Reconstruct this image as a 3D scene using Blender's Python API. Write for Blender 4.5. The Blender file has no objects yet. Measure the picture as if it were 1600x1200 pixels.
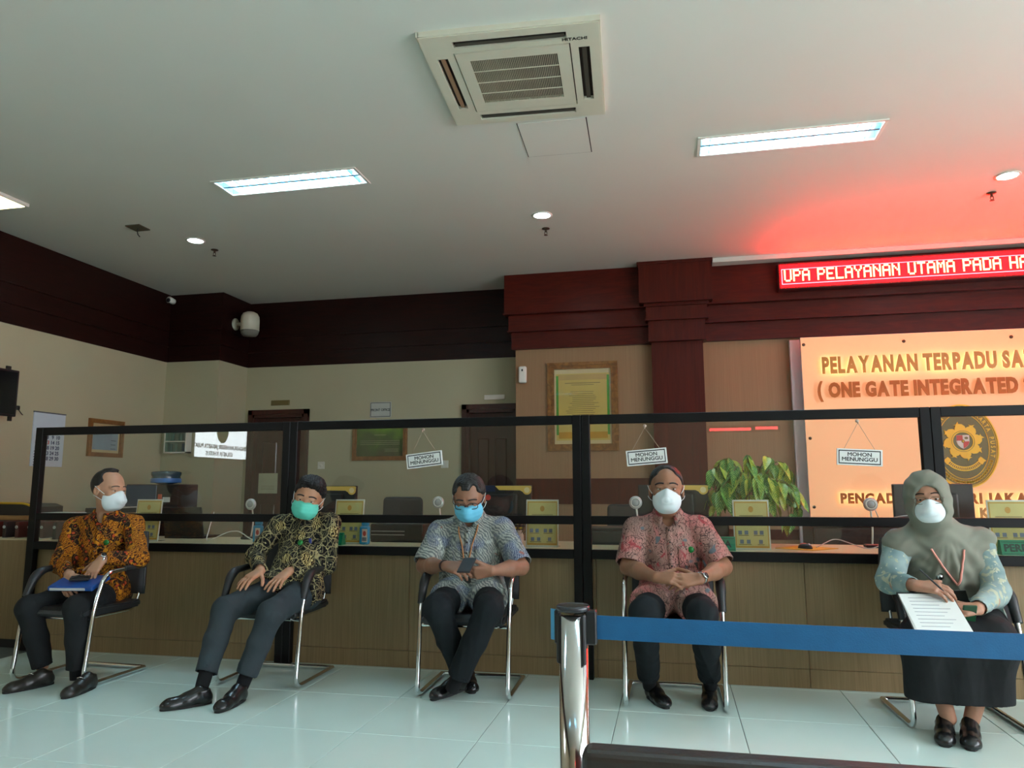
import bpy, bmesh, math, random
import numpy as np
from mathutils import Vector, Matrix

random.seed(7)
SC = bpy.context.scene
COL = SC.collection
PI = math.pi

# ------------------------------------------------------------------ camera
cam_d = bpy.data.cameras.new('camera')
cam_d.sensor_width = 36.0
cam_d.lens = 36.0 * 1150.0 / 1600.0
cam_d.clip_start = 0.05
cam = bpy.data.objects.new('camera', cam_d)
COL.objects.link(cam)
yaw, pit, rol = math.radians(12.16), math.radians(7.95), math.radians(-0.166)
fw = Vector((-math.sin(yaw) * math.cos(pit), math.cos(yaw) * math.cos(pit), math.sin(pit)))
rt = Vector((math.cos(yaw), math.sin(yaw), 0))
up = rt.cross(fw)
r2 = rt * math.cos(rol) + up * math.sin(rol)
u2 = -rt * math.sin(rol) + up * math.cos(rol)
cam.matrix_world = Matrix(((r2.x, u2.x, -fw.x, 0), (r2.y, u2.y, -fw.y, 0), (r2.z, u2.z, -fw.z, 1.154), (0, 0, 0, 1)))
SC.camera = cam

# ------------------------------------------------------------------ world, exposure
w = bpy.data.worlds.new('world')
SC.world = w
w.use_nodes = True
w.node_tree.nodes['Background'].inputs[0].default_value = (0.6, 0.75, 0.8, 1)
w.node_tree.nodes['Background'].inputs[1].default_value = 0.05
SC.view_settings.view_transform = 'Standard'
SC.view_settings.look = 'None'
SC.view_settings.gamma = 1.0
SC.view_settings.use_curve_mapping = False
SC.view_settings.exposure = 1.15
SC.cycles.use_denoising = True
SC.cycles.max_bounces = 10
SC.cycles.diffuse_bounces = 5
SC.cycles.transparent_max_bounces = 24
SC.cycles.sample_clamp_indirect = 6.0
SC.cycles.caustics_reflective = False
SC.cycles.caustics_refractive = False
TUBE_COL = (0.62, 0.87, 1.0)
TUBE_POWER = 60.0
FILL_WINDOW_POWER = 6.0  # glow of the added, unseen windows
DOWN_POWER = 45.0
SIGN_POWER = 0.24
HALO_POWER = 1.9
LED_POWER = 62.0

# ------------------------------------------------------------------ materials
MATS = {}
def nm(name):
    m = bpy.data.materials.new(name)
    m.use_nodes = True
    return m, m.node_tree.nodes, m.node_tree.links, m.node_tree.nodes['Principled BSDF']
def srgb(r, g, b):
    f = lambda c: ((c / 255 + 0.055) / 1.055) ** 2.4 if c > 10 else c / 255 / 12.92
    return (f(r), f(g), f(b))
def mat(name, col, rough=0.5, metal=0.0, var=0.06, scale=8.0, bump=0.0, bscale=60.0, spec=0.5, coat=0.0):
    """principled material whose colour drifts a little with noise"""
    if name in MATS: return MATS[name]
    m, N, L, P = nm(name)
    P.inputs['Roughness'].default_value = rough
    P.inputs['Metallic'].default_value = metal
    P.inputs['Specular IOR Level'].default_value = spec
    P.inputs['Coat Weight'].default_value = coat
    tc = N.new('ShaderNodeTexCoord')
    no = N.new('ShaderNodeTexNoise'); no.inputs['Scale'].default_value = scale; no.inputs['Detail'].default_value = 3
    L.new(tc.outputs['Object'], no.inputs['Vector'])
    cr = N.new('ShaderNodeValToRGB')
    a = [max(0, c * (1 - var)) for c in col]; b = [min(1, c * (1 + var)) for c in col]
    cr.color_ramp.elements[0].color = (*a, 1); cr.color_ramp.elements[1].color = (*b, 1)
    cr.color_ramp.elements[0].position = 0.3; cr.color_ramp.elements[1].position = 0.7
    L.new(no.outputs['Fac'], cr.inputs['Fac']); L.new(cr.outputs['Color'], P.inputs['Base Color'])
    if bump:
        n2 = N.new('ShaderNodeTexNoise'); n2.inputs['Scale'].default_value = bscale; n2.inputs['Detail'].default_value = 4
        L.new(tc.outputs['Object'], n2.inputs['Vector'])
        bp = N.new('ShaderNodeBump'); bp.inputs['Strength'].default_value = bump; bp.inputs['Distance'].default_value = 0.01
        L.new(n2.outputs['Fac'], bp.inputs['Height']); L.new(bp.outputs['Normal'], P.inputs['Normal'])
    MATS[name] = m
    return m
def wood(name, c1, c2, rough=0.35, stretch=(30, 30, 1.2), coat=0.0, spec=0.5, dist=1.5):
    if name in MATS: return MATS[name]
    m, N, L, P = nm(name)
    tc = N.new('ShaderNodeTexCoord'); mp = N.new('ShaderNodeMapping'); mp.inputs['Scale'].default_value = stretch
    no = N.new('ShaderNodeTexNoise'); no.inputs['Scale'].default_value = 1.0; no.inputs['Detail'].default_value = 5
    no.inputs['Distortion'].default_value = dist
    cr = N.new('ShaderNodeValToRGB')
    cr.color_ramp.elements[0].color = (*c1, 1); cr.color_ramp.elements[1].color = (*c2, 1)
    cr.color_ramp.elements[0].position = 0.35; cr.color_ramp.elements[1].position = 0.68
    L.new(tc.outputs['Object'], mp.inputs['Vector']); L.new(mp.outputs['Vector'], no.inputs['Vector'])
    L.new(no.outputs['Fac'], cr.inputs['Fac']); L.new(cr.outputs['Color'], P.inputs['Base Color'])
    P.inputs['Roughness'].default_value = rough; P.inputs['Coat Weight'].default_value = coat
    P.inputs['Coat Roughness'].default_value = 0.12
    P.inputs['Specular IOR Level'].default_value = spec
    MATS[name] = m
    return m
def emit(name, col, power, base=(0.8, 0.8, 0.8)):
    if name in MATS: return MATS[name]
    m, N, L, P = nm(name)
    P.inputs['Base Color'].default_value = (*base, 1)
    P.inputs['Emission Color'].default_value = (*col, 1)
    P.inputs['Emission Strength'].default_value = power
    MATS[name] = m
    return m
def pane_mat(name, tint=(0.96, 0.98, 0.97), refl=1.0, rough=0.0):
    if name in MATS: return MATS[name]
    m, N, L, P = nm(name)
    N.remove(P)
    tr = N.new('ShaderNodeBsdfTransparent'); tr.inputs[0].default_value = (*tint, 1)
    gl = N.new('ShaderNodeBsdfGlossy'); gl.inputs['Roughness'].default_value = rough
    fr = N.new('ShaderNodeFresnel'); fr.inputs['IOR'].default_value = 1.49
    ge = N.new('ShaderNodeNewGeometry'); io = N.new('ShaderNodeMath'); io.operation = 'MULTIPLY_ADD'
    io.inputs[1].default_value = 1 / 1.49 - 1.49; io.inputs[2].default_value = 1.49      # same reflectance on both faces of the sheet
    L.new(ge.outputs['Backfacing'], io.inputs[0]); L.new(io.outputs[0], fr.inputs['IOR'])
    mu = N.new('ShaderNodeMath'); mu.operation = 'MULTIPLY'; mu.inputs[1].default_value = refl
    mx = N.new('ShaderNodeMixShader')
    L.new(fr.outputs[0], mu.inputs[0]); L.new(mu.outputs[0], mx.inputs[0])
    L.new(tr.outputs[0], mx.inputs[1]); L.new(gl.outputs[0], mx.inputs[2])
    L.new(mx.outputs[0], N['Material Output'].inputs['Surface'])
    MATS[name] = m
    return m

# ------------------------------------------------------------------ objects
def tag(o, label, cat, group=None, kind=None):
    o['label'] = label; o['category'] = cat
    if group: o['group'] = group
    if kind: o['kind'] = kind
    return o
def thing(name, label, cat, loc=(0, 0, 0), rz=0.0, group=None, kind=None):
    o = bpy.data.objects.new(name, None)
    o.empty_display_size = 0.1
    COL.objects.link(o)
    o.location = loc; o.rotation_euler = (0, 0, rz)
    return tag(o, label, cat, group, kind)
def link(name, me, m, parent=None, loc=None, rot=None):
    o = bpy.data.objects.new(name, me)
    COL.objects.link(o)
    if m is not None and len(me.materials) == 0: me.materials.append(m)
    if parent is not None: o.parent = parent
    if loc is not None: o.location = loc
    if rot is not None: o.rotation_euler = rot
    return o
def copy_tree(o, parent=None):
    c = o.copy(); COL.objects.link(c); c.parent = parent
    for ch in [x for x in bpy.data.objects if x.parent == o]:
        copy_tree(ch, c)
    return c

class MB:
    """collects shapes into one mesh"""
    def __init__(s): s.v = []; s.f = []; s.sm = []
    def add(s, v, f, smooth=False):
        b = len(s.v); s.v += [tuple(x) for x in v]; s.f += [tuple(i + b for i in q) for q in f]; s.sm += [smooth] * len(f)
        return s
    def box(s, x0, x1, y0, y1, z0, z1, M=None):
        v = [(x, y, z) for z in (z0, z1) for y in (y0, y1) for x in (x0, x1)]
        if M is not None: v = [M @ Vector(p) for p in v]
        return s.add(v, [(0, 2, 3, 1), (4, 5, 7, 6), (0, 1, 5, 4), (1, 3, 7, 5), (3, 2, 6, 7), (2, 0, 4, 6)])
    def rbox(s, x0, x1, y0, y1, z0, z1, r=0.01, seg=2, M=None):
        bm = bmesh.new()
        bmesh.ops.create_cube(bm, size=1)
        for v in bm.verts:
            v.co = Vector(((x0 + x1) / 2 + v.co.x * (x1 - x0), (y0 + y1) / 2 + v.co.y * (y1 - y0), (z0 + z1) / 2 + v.co.z * (z1 - z0)))
        bmesh.ops.bevel(bm, geom=bm.edges[:] , offset=r, segments=seg, profile=0.5, affect='EDGES', clamp_overlap=True)
        bm.verts.index_update()
        v = [M @ x.co if M is not None else x.co.copy() for x in bm.verts]
        s.add(v, [[q.index for q in f.verts] for f in bm.faces], False)
        bm.free(); return s
    def tube(s, pts, r, n=8, closed=False, caps=True, smooth=True):
        pts = [Vector(p) for p in pts]; k = len(pts)
        rr = r if hasattr(r, '__len__') else [r] * k
        ref = None; rings = []
        for i, p in enumerate(pts):
            if closed: t = pts[(i + 1) % k] - pts[i - 1]
            else: t = pts[min(i + 1, k - 1)] - pts[max(i - 1, 0)]
            t = t.normalized() if t.length > 1e-9 else Vector((0, 0, 1))
            if ref is None:
                ref = t.orthogonal().normalized()
            ref = (ref - t * ref.dot(t))
            ref = ref.normalized() if ref.length > 1e-6 else t.orthogonal().normalized()
            b = t.cross(ref)
            rings.append([p + (ref * math.cos(a) + b * math.sin(a)) * rr[i] for a in [2 * PI * j / n for j in range(n)]])
        v = [q for ring in rings for q in ring]; f = []
        for i in range(k if closed else k - 1):
            i2 = (i + 1) % k
            for j in range(n):
                j2 = (j + 1) % n
                f.append((i * n + j, i * n + j2, i2 * n + j2, i2 * n + j))
        s.add(v, f, smooth)
        if caps and not closed:
            s.add(rings[0], [tuple(range(n - 1, -1, -1))]); s.add(rings[-1], [tuple(range(n))])
        return s
    def lathe(s, prof, c=(0, 0, 0), n=20, smooth=True, M=None):
        c = Vector(c); v = []; f = []
        for (r, z) in prof:
            for j in range(n):
                p = Vector((r * math.cos(2 * PI * j / n), r * math.sin(2 * PI * j / n), z))
                if M is not None: p = M @ p
                v.append(c + p)
        for i in range(len(prof) - 1):
            for j in range(n):
                j2 = (j + 1) % n
                f.append((i * n + j, i * n + j2, (i + 1) * n + j2, (i + 1) * n + j))
        if prof[0][0] > 1e-6: f.append(tuple(range(n - 1, -1, -1)))
        if prof[-1][0] > 1e-6: f.append(tuple((len(prof) - 1) * n + j for j in range(n)))
        return s.add(v, f, smooth)
    def prism(s, poly, d0, d1, plane='xz', M=None):
        """polygon extruded; plane xz -> along y, xy -> along z, yz -> along x"""
        def P(a, b, d):
            q = {'xz': (a, d, b), 'xy': (a, b, d), 'yz': (d, a, b)}[plane]
            return M @ Vector(q) if M is not None else q
        n = len(poly)
        v = [P(a, b, d0) for a, b in poly] + [P(a, b, d1) for a, b in poly]
        f = [tuple(range(n)), tuple(range(2 * n - 1, n - 1, -1))] + [(i, i + n, (i + 1) % n + n, (i + 1) % n) for i in range(n)]
        return s.add(v, f)
    def mesh(s, name):
        me = bpy.data.meshes.new(name)
        me.from_pydata(s.v, [], s.f)
        me.polygons.foreach_set('use_smooth', s.sm)
        bm = bmesh.new(); bm.from_mesh(me)
        bmesh.ops.recalc_face_normals(bm, faces=bm.faces[:])
        bm.to_mesh(me); bm.free(); me.update()
        return me
    def build(s, name, m, parent=None, loc=None, rot=None):
        return link(name, s.mesh(name), m, parent, loc, rot)

def arc_path(pts, rad, seg=5):
    """polyline with rounded corners"""
    pts = [Vector(p) for p in pts]; out = [pts[0]]
    for i in range(1, len(pts) - 1):
        a, b, c = pts[i - 1], pts[i], pts[i + 1]
        d1 = (a - b); d2 = (c - b)
        r = min(rad, d1.length * 0.49, d2.length * 0.49)
        p, q = b + d1.normalized() * r, b + d2.normalized() * r
        for k in range(seg + 1):
            t = k / seg
            out.append(p * (1 - t) ** 2 + b * 2 * t * (1 - t) + q * t * t)
    out.append(pts[-1]); return out

def text_mesh(body, size, extrude=0.002, bold=0.0, xs=1.0, align='CENTER', spacing=1.0, mirror=False):
    cu = bpy.data.curves.new('lettering', 'FONT')
    cu.body = body; cu.size = size; cu.extrude = extrude; cu.offset = bold if size > 0.09 else 0.0
    cu.align_x = align; cu.align_y = 'CENTER'; cu.space_character = spacing; cu.resolution_u = 3
    ob = bpy.data.objects.new('lettering', cu)
    me = bpy.data.meshes.new_from_object(ob)
    bpy.data.objects.remove(ob); bpy.data.curves.remove(cu)
    if len(me.vertices):
        co = np.zeros(len(me.vertices) * 3); me.vertices.foreach_get('co', co); co = co.reshape(-1, 3)
        co[:, 0] *= xs
        me.vertices.foreach_set('co', co.ravel()); me.update()
    if size <= 0.09 and bold > 0 and len(me.vertices):              # small print: thicken by overlaying shifted copies
        bm = bmesh.new()
        for dx, dy in ((-bold, 0), (bold, 0), (0, bold), (0, -bold)):
            n0 = len(bm.verts); bm.from_mesh(me); bm.verts.ensure_lookup_table()
            for v in bm.verts[n0:]: v.co.x += dx; v.co.y += dy; v.co.z += 0.00002 * (n0 % 7)
        bm.to_mesh(me); bm.free()
    me.name = 'lettering'
    return me
def text(body, size, m, parent, loc, rot=(PI / 2, 0, 0), name='lettering', **k):
    return link(name, text_mesh(body, size, **k), m, parent, loc, rot)
def grid_holes(mb, xs, ys, z0, z1, holes):
    """slab made of the rectangles of a grid, leaving out those inside a hole (x0,x1,y0,y1)"""
    X = sorted(set([xs[0], xs[1]] + [a for h in holes for a in h[:2]])); Y = sorted(set([ys[0], ys[1]] + [a for h in holes for a in h[2:]]))
    for i in range(len(X) - 1):
        for j in range(len(Y) - 1):
            cx, cy = (X[i] + X[i + 1]) / 2, (Y[j] + Y[j + 1]) / 2
            if any(h[0] < cx < h[1] and h[2] < cy < h[3] for h in holes): continue
            mb.box(X[i], X[i + 1], Y[j], Y[j + 1], z0, z1)
    return mb
# ================================================================== SETTING
ZC = 3.5
XL, YB, YR, XR, YF = -5.99, 8.38, 7.95, 5.6, -6.5
M_wall = mat('cream_wall_paint', srgb(180, 174, 144), 0.6, var=0.03, scale=1.5, bump=0.02, bscale=200)
M_wallr = wood('fabric_wall_panel', srgb(146, 113, 80), srgb(155, 121, 87), 0.6, (90, 90, 1.0))
M_ceil = mat('ceiling_paint', srgb(214, 214, 204), 0.7, var=0.015, scale=1.2)
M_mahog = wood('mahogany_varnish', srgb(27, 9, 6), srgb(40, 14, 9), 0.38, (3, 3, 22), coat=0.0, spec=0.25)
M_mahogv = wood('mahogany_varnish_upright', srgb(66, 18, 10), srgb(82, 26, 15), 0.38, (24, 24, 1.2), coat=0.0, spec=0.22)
M_tile = mat('glossy_porcelain_tile', srgb(212, 232, 224), 0.13, var=0.02, scale=3.0, spec=0.55)
M_grout = mat('tile_grout', srgb(92, 98, 94), 0.8)
M_blackm = mat('black_aluminium', (0.004, 0.004, 0.004), 0.45, var=0.1, spec=0.2)
M_white = mat('white_plastic', srgb(226, 224, 214), 0.4, var=0.02)
M_dark = mat('black_plastic', (0.012, 0.012, 0.013), 0.42, var=0.15)
M_chrome = mat('chrome', (0.72, 0.73, 0.74), 0.08, 1.0, var=0.02)
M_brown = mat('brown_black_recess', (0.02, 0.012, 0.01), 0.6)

# floor: slab and tiles
fl = MB(); fl.box(XL - 0.2, XR + 0.2, YF - 0.2, YB + 0.3, -0.2, -0.0035)
floor = tag(fl.build('floor', M_grout), 'pale glossy tiled floor of the service hall', 'floor', kind='structure')
TP = 0.603
tm = MB(); tm.rbox(0.0016, TP - 0.0016, 0.0016, TP - 0.0016, -0.012, 0.0, 0.0015, 1)
tme = tm.mesh('tile'); tme.materials.append(M_tile)
for i in range(-8, 9):
    for j in range(-13, 4):
        x, y = 0.2935 + TP * i, 4.05 + TP * j
        if y < -3.8: continue
        link('tile', tme, None, floor, (x, y, 0))

# ceiling with openings for the recessed fittings
FIX = [(-2.82, 4.955), (0.845, 5.03), (4.5, 5.03), (-2.82, 1.2), (0.845, 1.2), (4.5, 1.2), (-2.82, -2.6), (0.845, -2.6), (4.5, -2.6)]
FW, FD = 1.2, 0.3
holes = [(x - FW / 2 + 0.01, x + FW / 2 - 0.01, y - FD / 2 + 0.01, y + FD / 2 - 0.01) for x, y in FIX]
cl = grid_holes(MB(), (XL - 0.2, XR + 0.2), (YF - 0.2, YB + 0.3), ZC, ZC + 0.02, holes)
cl.box(XL - 0.2, XR + 0.2, YF - 0.2, YB + 0.3, ZC + 0.16, ZC + 0.2)
ceiling = tag(cl.build('ceiling', M_ceil), 'white painted flat ceiling over the whole hall', 'ceiling', kind='structure')

def st(name, mb, m, label, cat='wall'):
    return tag(mb.build(name, m), label, cat, kind='structure')
st('wall_left', MB().box(XL - 0.15, XL, YF, YB + 0.15, 0, ZC), M_wall, 'cream wall on the left with calendar and certificate', 'wall')
# back wall left part with two door openings
D1, D2 = (-5.21, -4.38), (-2.41, -1.70)
wb = MB()
wb.box(XL, D1[0], YB, YB + 0.15, 0, ZC); wb.box(D1[0], D1[1], YB, YB + 0.15, 2.12, ZC)
wb.box(D1[1], D2[0], YB, YB + 0.15, 0, ZC); wb.box(D2[0], D2[1], YB, YB + 0.15, 2.12, ZC); wb.box(D2[1], -1.66, YB, YB + 0.15, 0, ZC)
st('wall_back', wb, M_wall, 'cream rear wall behind the counter with two dark doors', 'wall')
st('wall_pillar', MB().box(XL, -5.27, 7.78, YB, 0, ZC), M_wall, 'cream square pillar in the far left corner', 'pillar')
st('wall_right', MB().box(-1.67, XR, YR, YB + 0.15, 0, ZC), M_wallr, 'brown panelled wall behind the lit sign', 'wall')
FILL_WIN = [(-3.7, -1.6), (-1.1, 1.0), (1.5, 3.6)]  # window openings added out of view to brighten the ceiling
st('wall_front', MB().box(XL, XR, YF - 0.15, YF, 0, ZC), M_wall, 'plain cream wall behind the waiting area', 'wall')
wf = MB(); e = [YF] + [a for q in FILL_WIN for a in q] + [YB + 0.15]
for k in range(0, len(e), 2): wf.box(XR, XR + 0.15, e[k], e[k + 1], 0, ZC)
for a, c in FILL_WIN: wf.box(XR, XR + 0.15, a, c, 0, 0.8); wf.box(XR, XR + 0.15, a, c, 2.85, ZC)
st('wall_side', wf, M_wall, 'cream wall with windows at the right end of the hall', 'wall')
M_fillpane = emit('added_fill_pane', (0.84, 0.90, 1.0), FILL_WINDOW_POWER, (0.8, 0.85, 0.85))  # glowing panes of the added windows, a fill for the hall
for k, (a, c) in enumerate(FILL_WIN):
    wn = thing('window_%d' % (k + 1), ['frosted daylight window farthest from the counter', 'frosted daylight window in the middle of the right wall', 'frosted daylight window nearest the counter'][k], 'window', (XR, (a + c) / 2, 0), kind='structure')
    h = (c - a) / 2; f = MB()
    for q in ((-h, -h + 0.05, 0.8, 2.85), (h - 0.05, h, 0.8, 2.85), (-h, h, 0.8, 0.85), (-h, h, 2.8, 2.85), (-0.025, 0.025, 0.85, 2.8)): f.box(-0.01, 0.1, q[0], q[1], q[2], q[3])
    f.build('window_frame', M_white, wn)
    for q in ((-h + 0.05, -0.025), (0.025, h - 0.05)): MB().box(0.05, 0.06, q[0], q[1], 0.85, 2.8).build('pane', M_fillpane, wn)

# dark wooden band under the ceiling, stepped in three
def band_profile(d):     # (z0, z1, proud)
    return [(3.06, ZC - 0.002, d), (3.045, 3.06, d * 1.12), (2.872, 3.045, d * 0.62), (2.858, 2.872, d * 0.75), (2.67, 2.858, d * 0.36)]
b = MB()
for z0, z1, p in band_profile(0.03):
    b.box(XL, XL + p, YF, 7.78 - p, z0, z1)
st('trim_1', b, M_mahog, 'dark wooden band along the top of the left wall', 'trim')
b = MB()
for z0, z1, p in band_profile(0.03):
    b.box(XL + p, -5.27 + p, 7.78 - p, 7.78, z0, z1); b.box(-5.27, -5.27 + p, 7.78, YB - p, z0, z1)
st('trim_2', b, M_mahog, 'dark wooden band wrapped around the corner pillar', 'trim')
b = MB()
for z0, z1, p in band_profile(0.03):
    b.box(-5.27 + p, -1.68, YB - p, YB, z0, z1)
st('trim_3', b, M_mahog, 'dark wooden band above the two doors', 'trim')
b = MB()
for z0, z1, p in band_profile(0.15):
    b.box(-1.67 - p * 0.65, XR, YR - p, YR, z0, z1)
st('trim_4', b, wood('mahogany_red_glow_tint', srgb(66, 16, 8), srgb(84, 23, 12), 0.36, (3, 3, 22), coat=0.0, spec=0.22), 'stepped red brown wooden cornice on the right wall', 'trim')  # red glow of the light board is put into this varnish colour
b = MB()
b.box(-0.28, 0.465, 7.64, YR - 0.01, 3.06, ZC - 0.001); b.box(-0.295, 0.48, 7.625, YR - 0.01, ZC - 0.03, ZC - 0.001)
b.box(-0.235, 0.43, 7.695, YR - 0.01, 3.03, 3.06)
b.box(-0.215, 0.413, 7.72, YR - 0.01, 2.9, 3.03); b.box(-0.225, 0.42, 7.71, YR - 0.01, 2.885, 2.9)
b.box(-0.195, 0.387, 7.76, YR - 0.01, 2.68, 2.885); b.box(-0.2, 0.395, 7.752, YR - 0.01, 2.665, 2.68)
b.box(-0.17, 0.36, 7.82, YR - 0.01, 0, 2.68)
st('wall_column', b, M_mahogv, 'red brown wooden column with stepped capital beside the sign', 'column')
st('trim_5', MB().box(0.482, XR, 7.66, YR - 0.15, 3.452, ZC - 0.001), M_ceil, 'white ceiling moulding above the red light board', 'trim')
b = MB(); b.box(-1.665, -0.172, YR - 0.02, YR, 0.985, 1.225); b.box(-1.665, -0.172, YR - 0.028, YR, 1.225, 1.24); b.box(-1.665, -0.172, YR - 0.028, YR, 0.97, 0.985)
st('trim_6', b, M_mahogv, 'red brown dado band low on the wall beside the column', 'trim')
b = MB(); b.box(0.362, XR, YR - 0.015, YR, 0.62, 0.72)
st('trim_7', b, M_mahogv, 'red brown dado strip on the wall behind the plant', 'trim')

# doors
M_door = wood('dark_red_door', srgb(54, 22, 14), srgb(68, 30, 19), 0.35, (20, 20, 1.0), coat=0.1)
def door(name, X, label):
    x0, x1 = X
    d = thing(name, label, 'door', ((x0 + x1) / 2, YB, 0), kind='structure')
    wdt = x1 - x0; f = MB()
    f.box(-wdt / 2, -wdt / 2 + 0.09, -0.03, 0.14, 0, 2.12); f.box(wdt / 2 - 0.09, wdt / 2, -0.03, 0.14, 0, 2.12); f.box(-wdt / 2, wdt / 2, -0.03, 0.14, 2.02, 2.12)
    f.box(-wdt / 2 + 0.01, -wdt / 2 + 0.06, -0.04, -0.03, 0, 2.11); f.box(wdt / 2 - 0.06, wdt / 2 - 0.01, -0.04, -0.03, 0, 2.11); f.box(-wdt / 2 + 0.01, wdt / 2 - 0.01, -0.04, -0.03, 2.06, 2.11)
    f.build('door_frame', M_door, d)
    h = wdt / 2 - 0.092
    leaf = MB().box(-h, h, 0.05, 0.09, 0.005, 2.018).build('door_leaf', M_door, d)
    for (a, c) in ((-h + 0.09, -0.04), (0.04, h - 0.09)):
        for z0, z1 in ((0.15, 0.95), (1.1, 1.72)):
            MB().rbox(a, c, 0.034, 0.055, z0, z1, 0.012, 1).build('door_panel', M_door, leaf)
    hd = MB(); hd.tube(arc_path([(h - 0.06, 0.05, 1.0), (h - 0.06, 0.0, 1.0), (h - 0.17, 0.0, 1.0)], 0.02), 0.01)
    hd.box(h - 0.08, h - 0.04, 0.042, 0.05, 0.92, 1.1)
    hd.build('handle', M_chrome, leaf)
door('door_1', D1, 'dark wooden door nearest the corner pillar')
door('door_2', D2, 'dark wooden door beside the brown panelled wall')

# ================================================================== CEILING FITTINGS
M_tube = emit('fluorescent_tube', TUBE_COL, TUBE_POWER)
M_refl = mat('lamp_reflector', (0.16, 0.30, 0.38), 0.3, 0.3, var=0.02)
def fluorescent(x, y, label, first):
    if first is not None:
        o = copy_tree(first); o.location = (x, y, ZC); o['label'] = label
        return o
    t = thing('fluorescent_light', label, 'ceiling light', (x, y, ZC), group='recessed fluorescent lights')
    f = MB(); w, d = FW / 2, FD / 2
    for a in ((-w, w, -d, -d + 0.022), (-w, w, d - 0.022, d), (-w, -w + 0.022, -d, d), (w - 0.022, w, -d, d)):
        f.box(*a, -0.008, 0.004)
    f.build('frame', M_white, t)
    r = MB(); zt = 0.11
    r.box(-w + 0.012, w - 0.012, -d + 0.012, d - 0.012, zt, zt + 0.004)
    for s in (-1, 1):
        r.box(min(s * (w - 0.012), s * (w - 0.016)), max(s * (w - 0.012), s * (w - 0.016)), -d + 0.012, d - 0.012, 0, zt)
        r.box(-w + 0.012, w - 0.012, min(s * (d - 0.012), s * (d - 0.016)), max(s * (d - 0.012), s * (d - 0.016)), 0, zt)
    r.build('reflector', M_refl, t)
    for s in (-1, 1):
        MB().tube([(-w + 0.05, s * 0.068, 0.072), (w - 0.05, s * 0.068, 0.072)], 0.013, 10).build('tube', M_tube, t)
        for xa in (-w + 0.02, w - 0.05): MB().box(xa, xa + 0.03, s * 0.068 - 0.018, s * 0.068 + 0.018, 0.05, 0.1).build('tube_holder', M_white, t)
    MB().prism([(-0.012, 0.004), (0.012, 0.004), (0.003, 0.05), (-0.003, 0.05)], -w + 0.018, w - 0.018, 'yz').build('louver_spine', M_refl, t)
    fin = MB().box(-0.0015, 0.0015, -d + 0.016, d - 0.016, 0.002, 0.042).mesh('louver_fin'); fin.materials.append(M_refl)
    for k in range(13):
        link('louver_fin', fin, None, t, (-w + 0.085 + k * (FW - 0.17) / 12, 0, 0))
    return t
LBL = ['recessed fluorescent light left of the air conditioner', 'recessed fluorescent light right of the air conditioner, near the red glow']
f0 = None
for i, (x, y) in enumerate(FIX):
    l = LBL[i] if i < 2 else 'recessed fluorescent light ' + ['out of view at the right over the counter', 'left in the middle row over the waiting area', 'centre of the middle row over the waiting area', 'right in the middle row over the waiting area', 'left in the rear row over the waiting area', 'centre of the rear row over the waiting area', 'right in the rear row over the waiting area'][i - 2]
    o = fluorescent(x, y, l, f0)
    if i >= 2: o['group'] = 'fluorescent lights over the waiting area'
    if f0 is None: f0 = o

M_down = emit('downlight_lens', (0.75, 0.95, 1.0), DOWN_POWER)
def downlight(x, y, label):
    t = thing('downlight', label, 'ceiling light', (x, y, ZC), group='round downlights')
    MB().lathe([(0.088, 0.0), (0.09, -0.005), (0.072, -0.009), (0.07, -0.002)], n=28).build('ring', M_white, t)
    MB().lathe([(0.069, -0.003), (0.0001, -0.003)], n=28).build('lens', M_down, t)
downlight(-4.39, 6.0, 'round white downlight nearest the left wall')
downlight(-1.035, 6.07, 'round white downlight above the doorway side')
downlight(2.58, 6.03, 'round white downlight in the red glow')
M_brass = mat('dull_brass', (0.10, 0.07, 0.05), 0.35, 0.8)
def sprinkler(x, y, label):
    t = thing('fire_sprinkler', label, 'sprinkler', (x, y, ZC), group='fire sprinklers')
    MB().lathe([(0.036, 0), (0.036, -0.006), (0.02, -0.012), (0.0001, -0.012)], n=16).build('cover_plate', M_brass, t)
    h = MB(); h.tube([(0, 0, -0.01), (0, 0, -0.035)], 0.01, 8); h.tube([(0.01, 0, -0.03), (0.012, 0, -0.05), (0, 0, -0.062)], 0.003, 6); h.tube([(-0.01, 0, -0.03), (-0.012, 0, -0.05), (0, 0, -0.062)], 0.003, 6)
    h.build('head', M_brass, t)
    MB().lathe([(0.0001, -0.066), (0.018, -0.066), (0.018, -0.063), (0.0001, -0.062)], n=12).build('deflector', M_brass, t)
sprinkler(-4.38, 6.29, 'small fire sprinkler beside the left downlight')
sprinkler(-1.06, 6.41, 'small fire sprinkler behind the middle downlight')
sprinkler(2.6, 6.38, 'small fire sprinkler behind the right downlight')

# bare junction plate with a loose wire
t = thing('ceiling_junction_plate', 'brown open junction plate with a loose wire hanging', 'junction box', (-4.675, 5.567, ZC))
MB().rbox(-0.075, 0.075, -0.075, 0.075, -0.012, 0, 0.004, 1).build('plate', mat('brown_plate', srgb(84, 76, 58), 0.6), t)
MB().tube(arc_path([(0.0, 0, -0.01), (0.01, -0.01, -0.07), (0.045, -0.02, -0.1)], 0.04), 0.004, 6).build('wire', M_dark, t)

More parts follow.
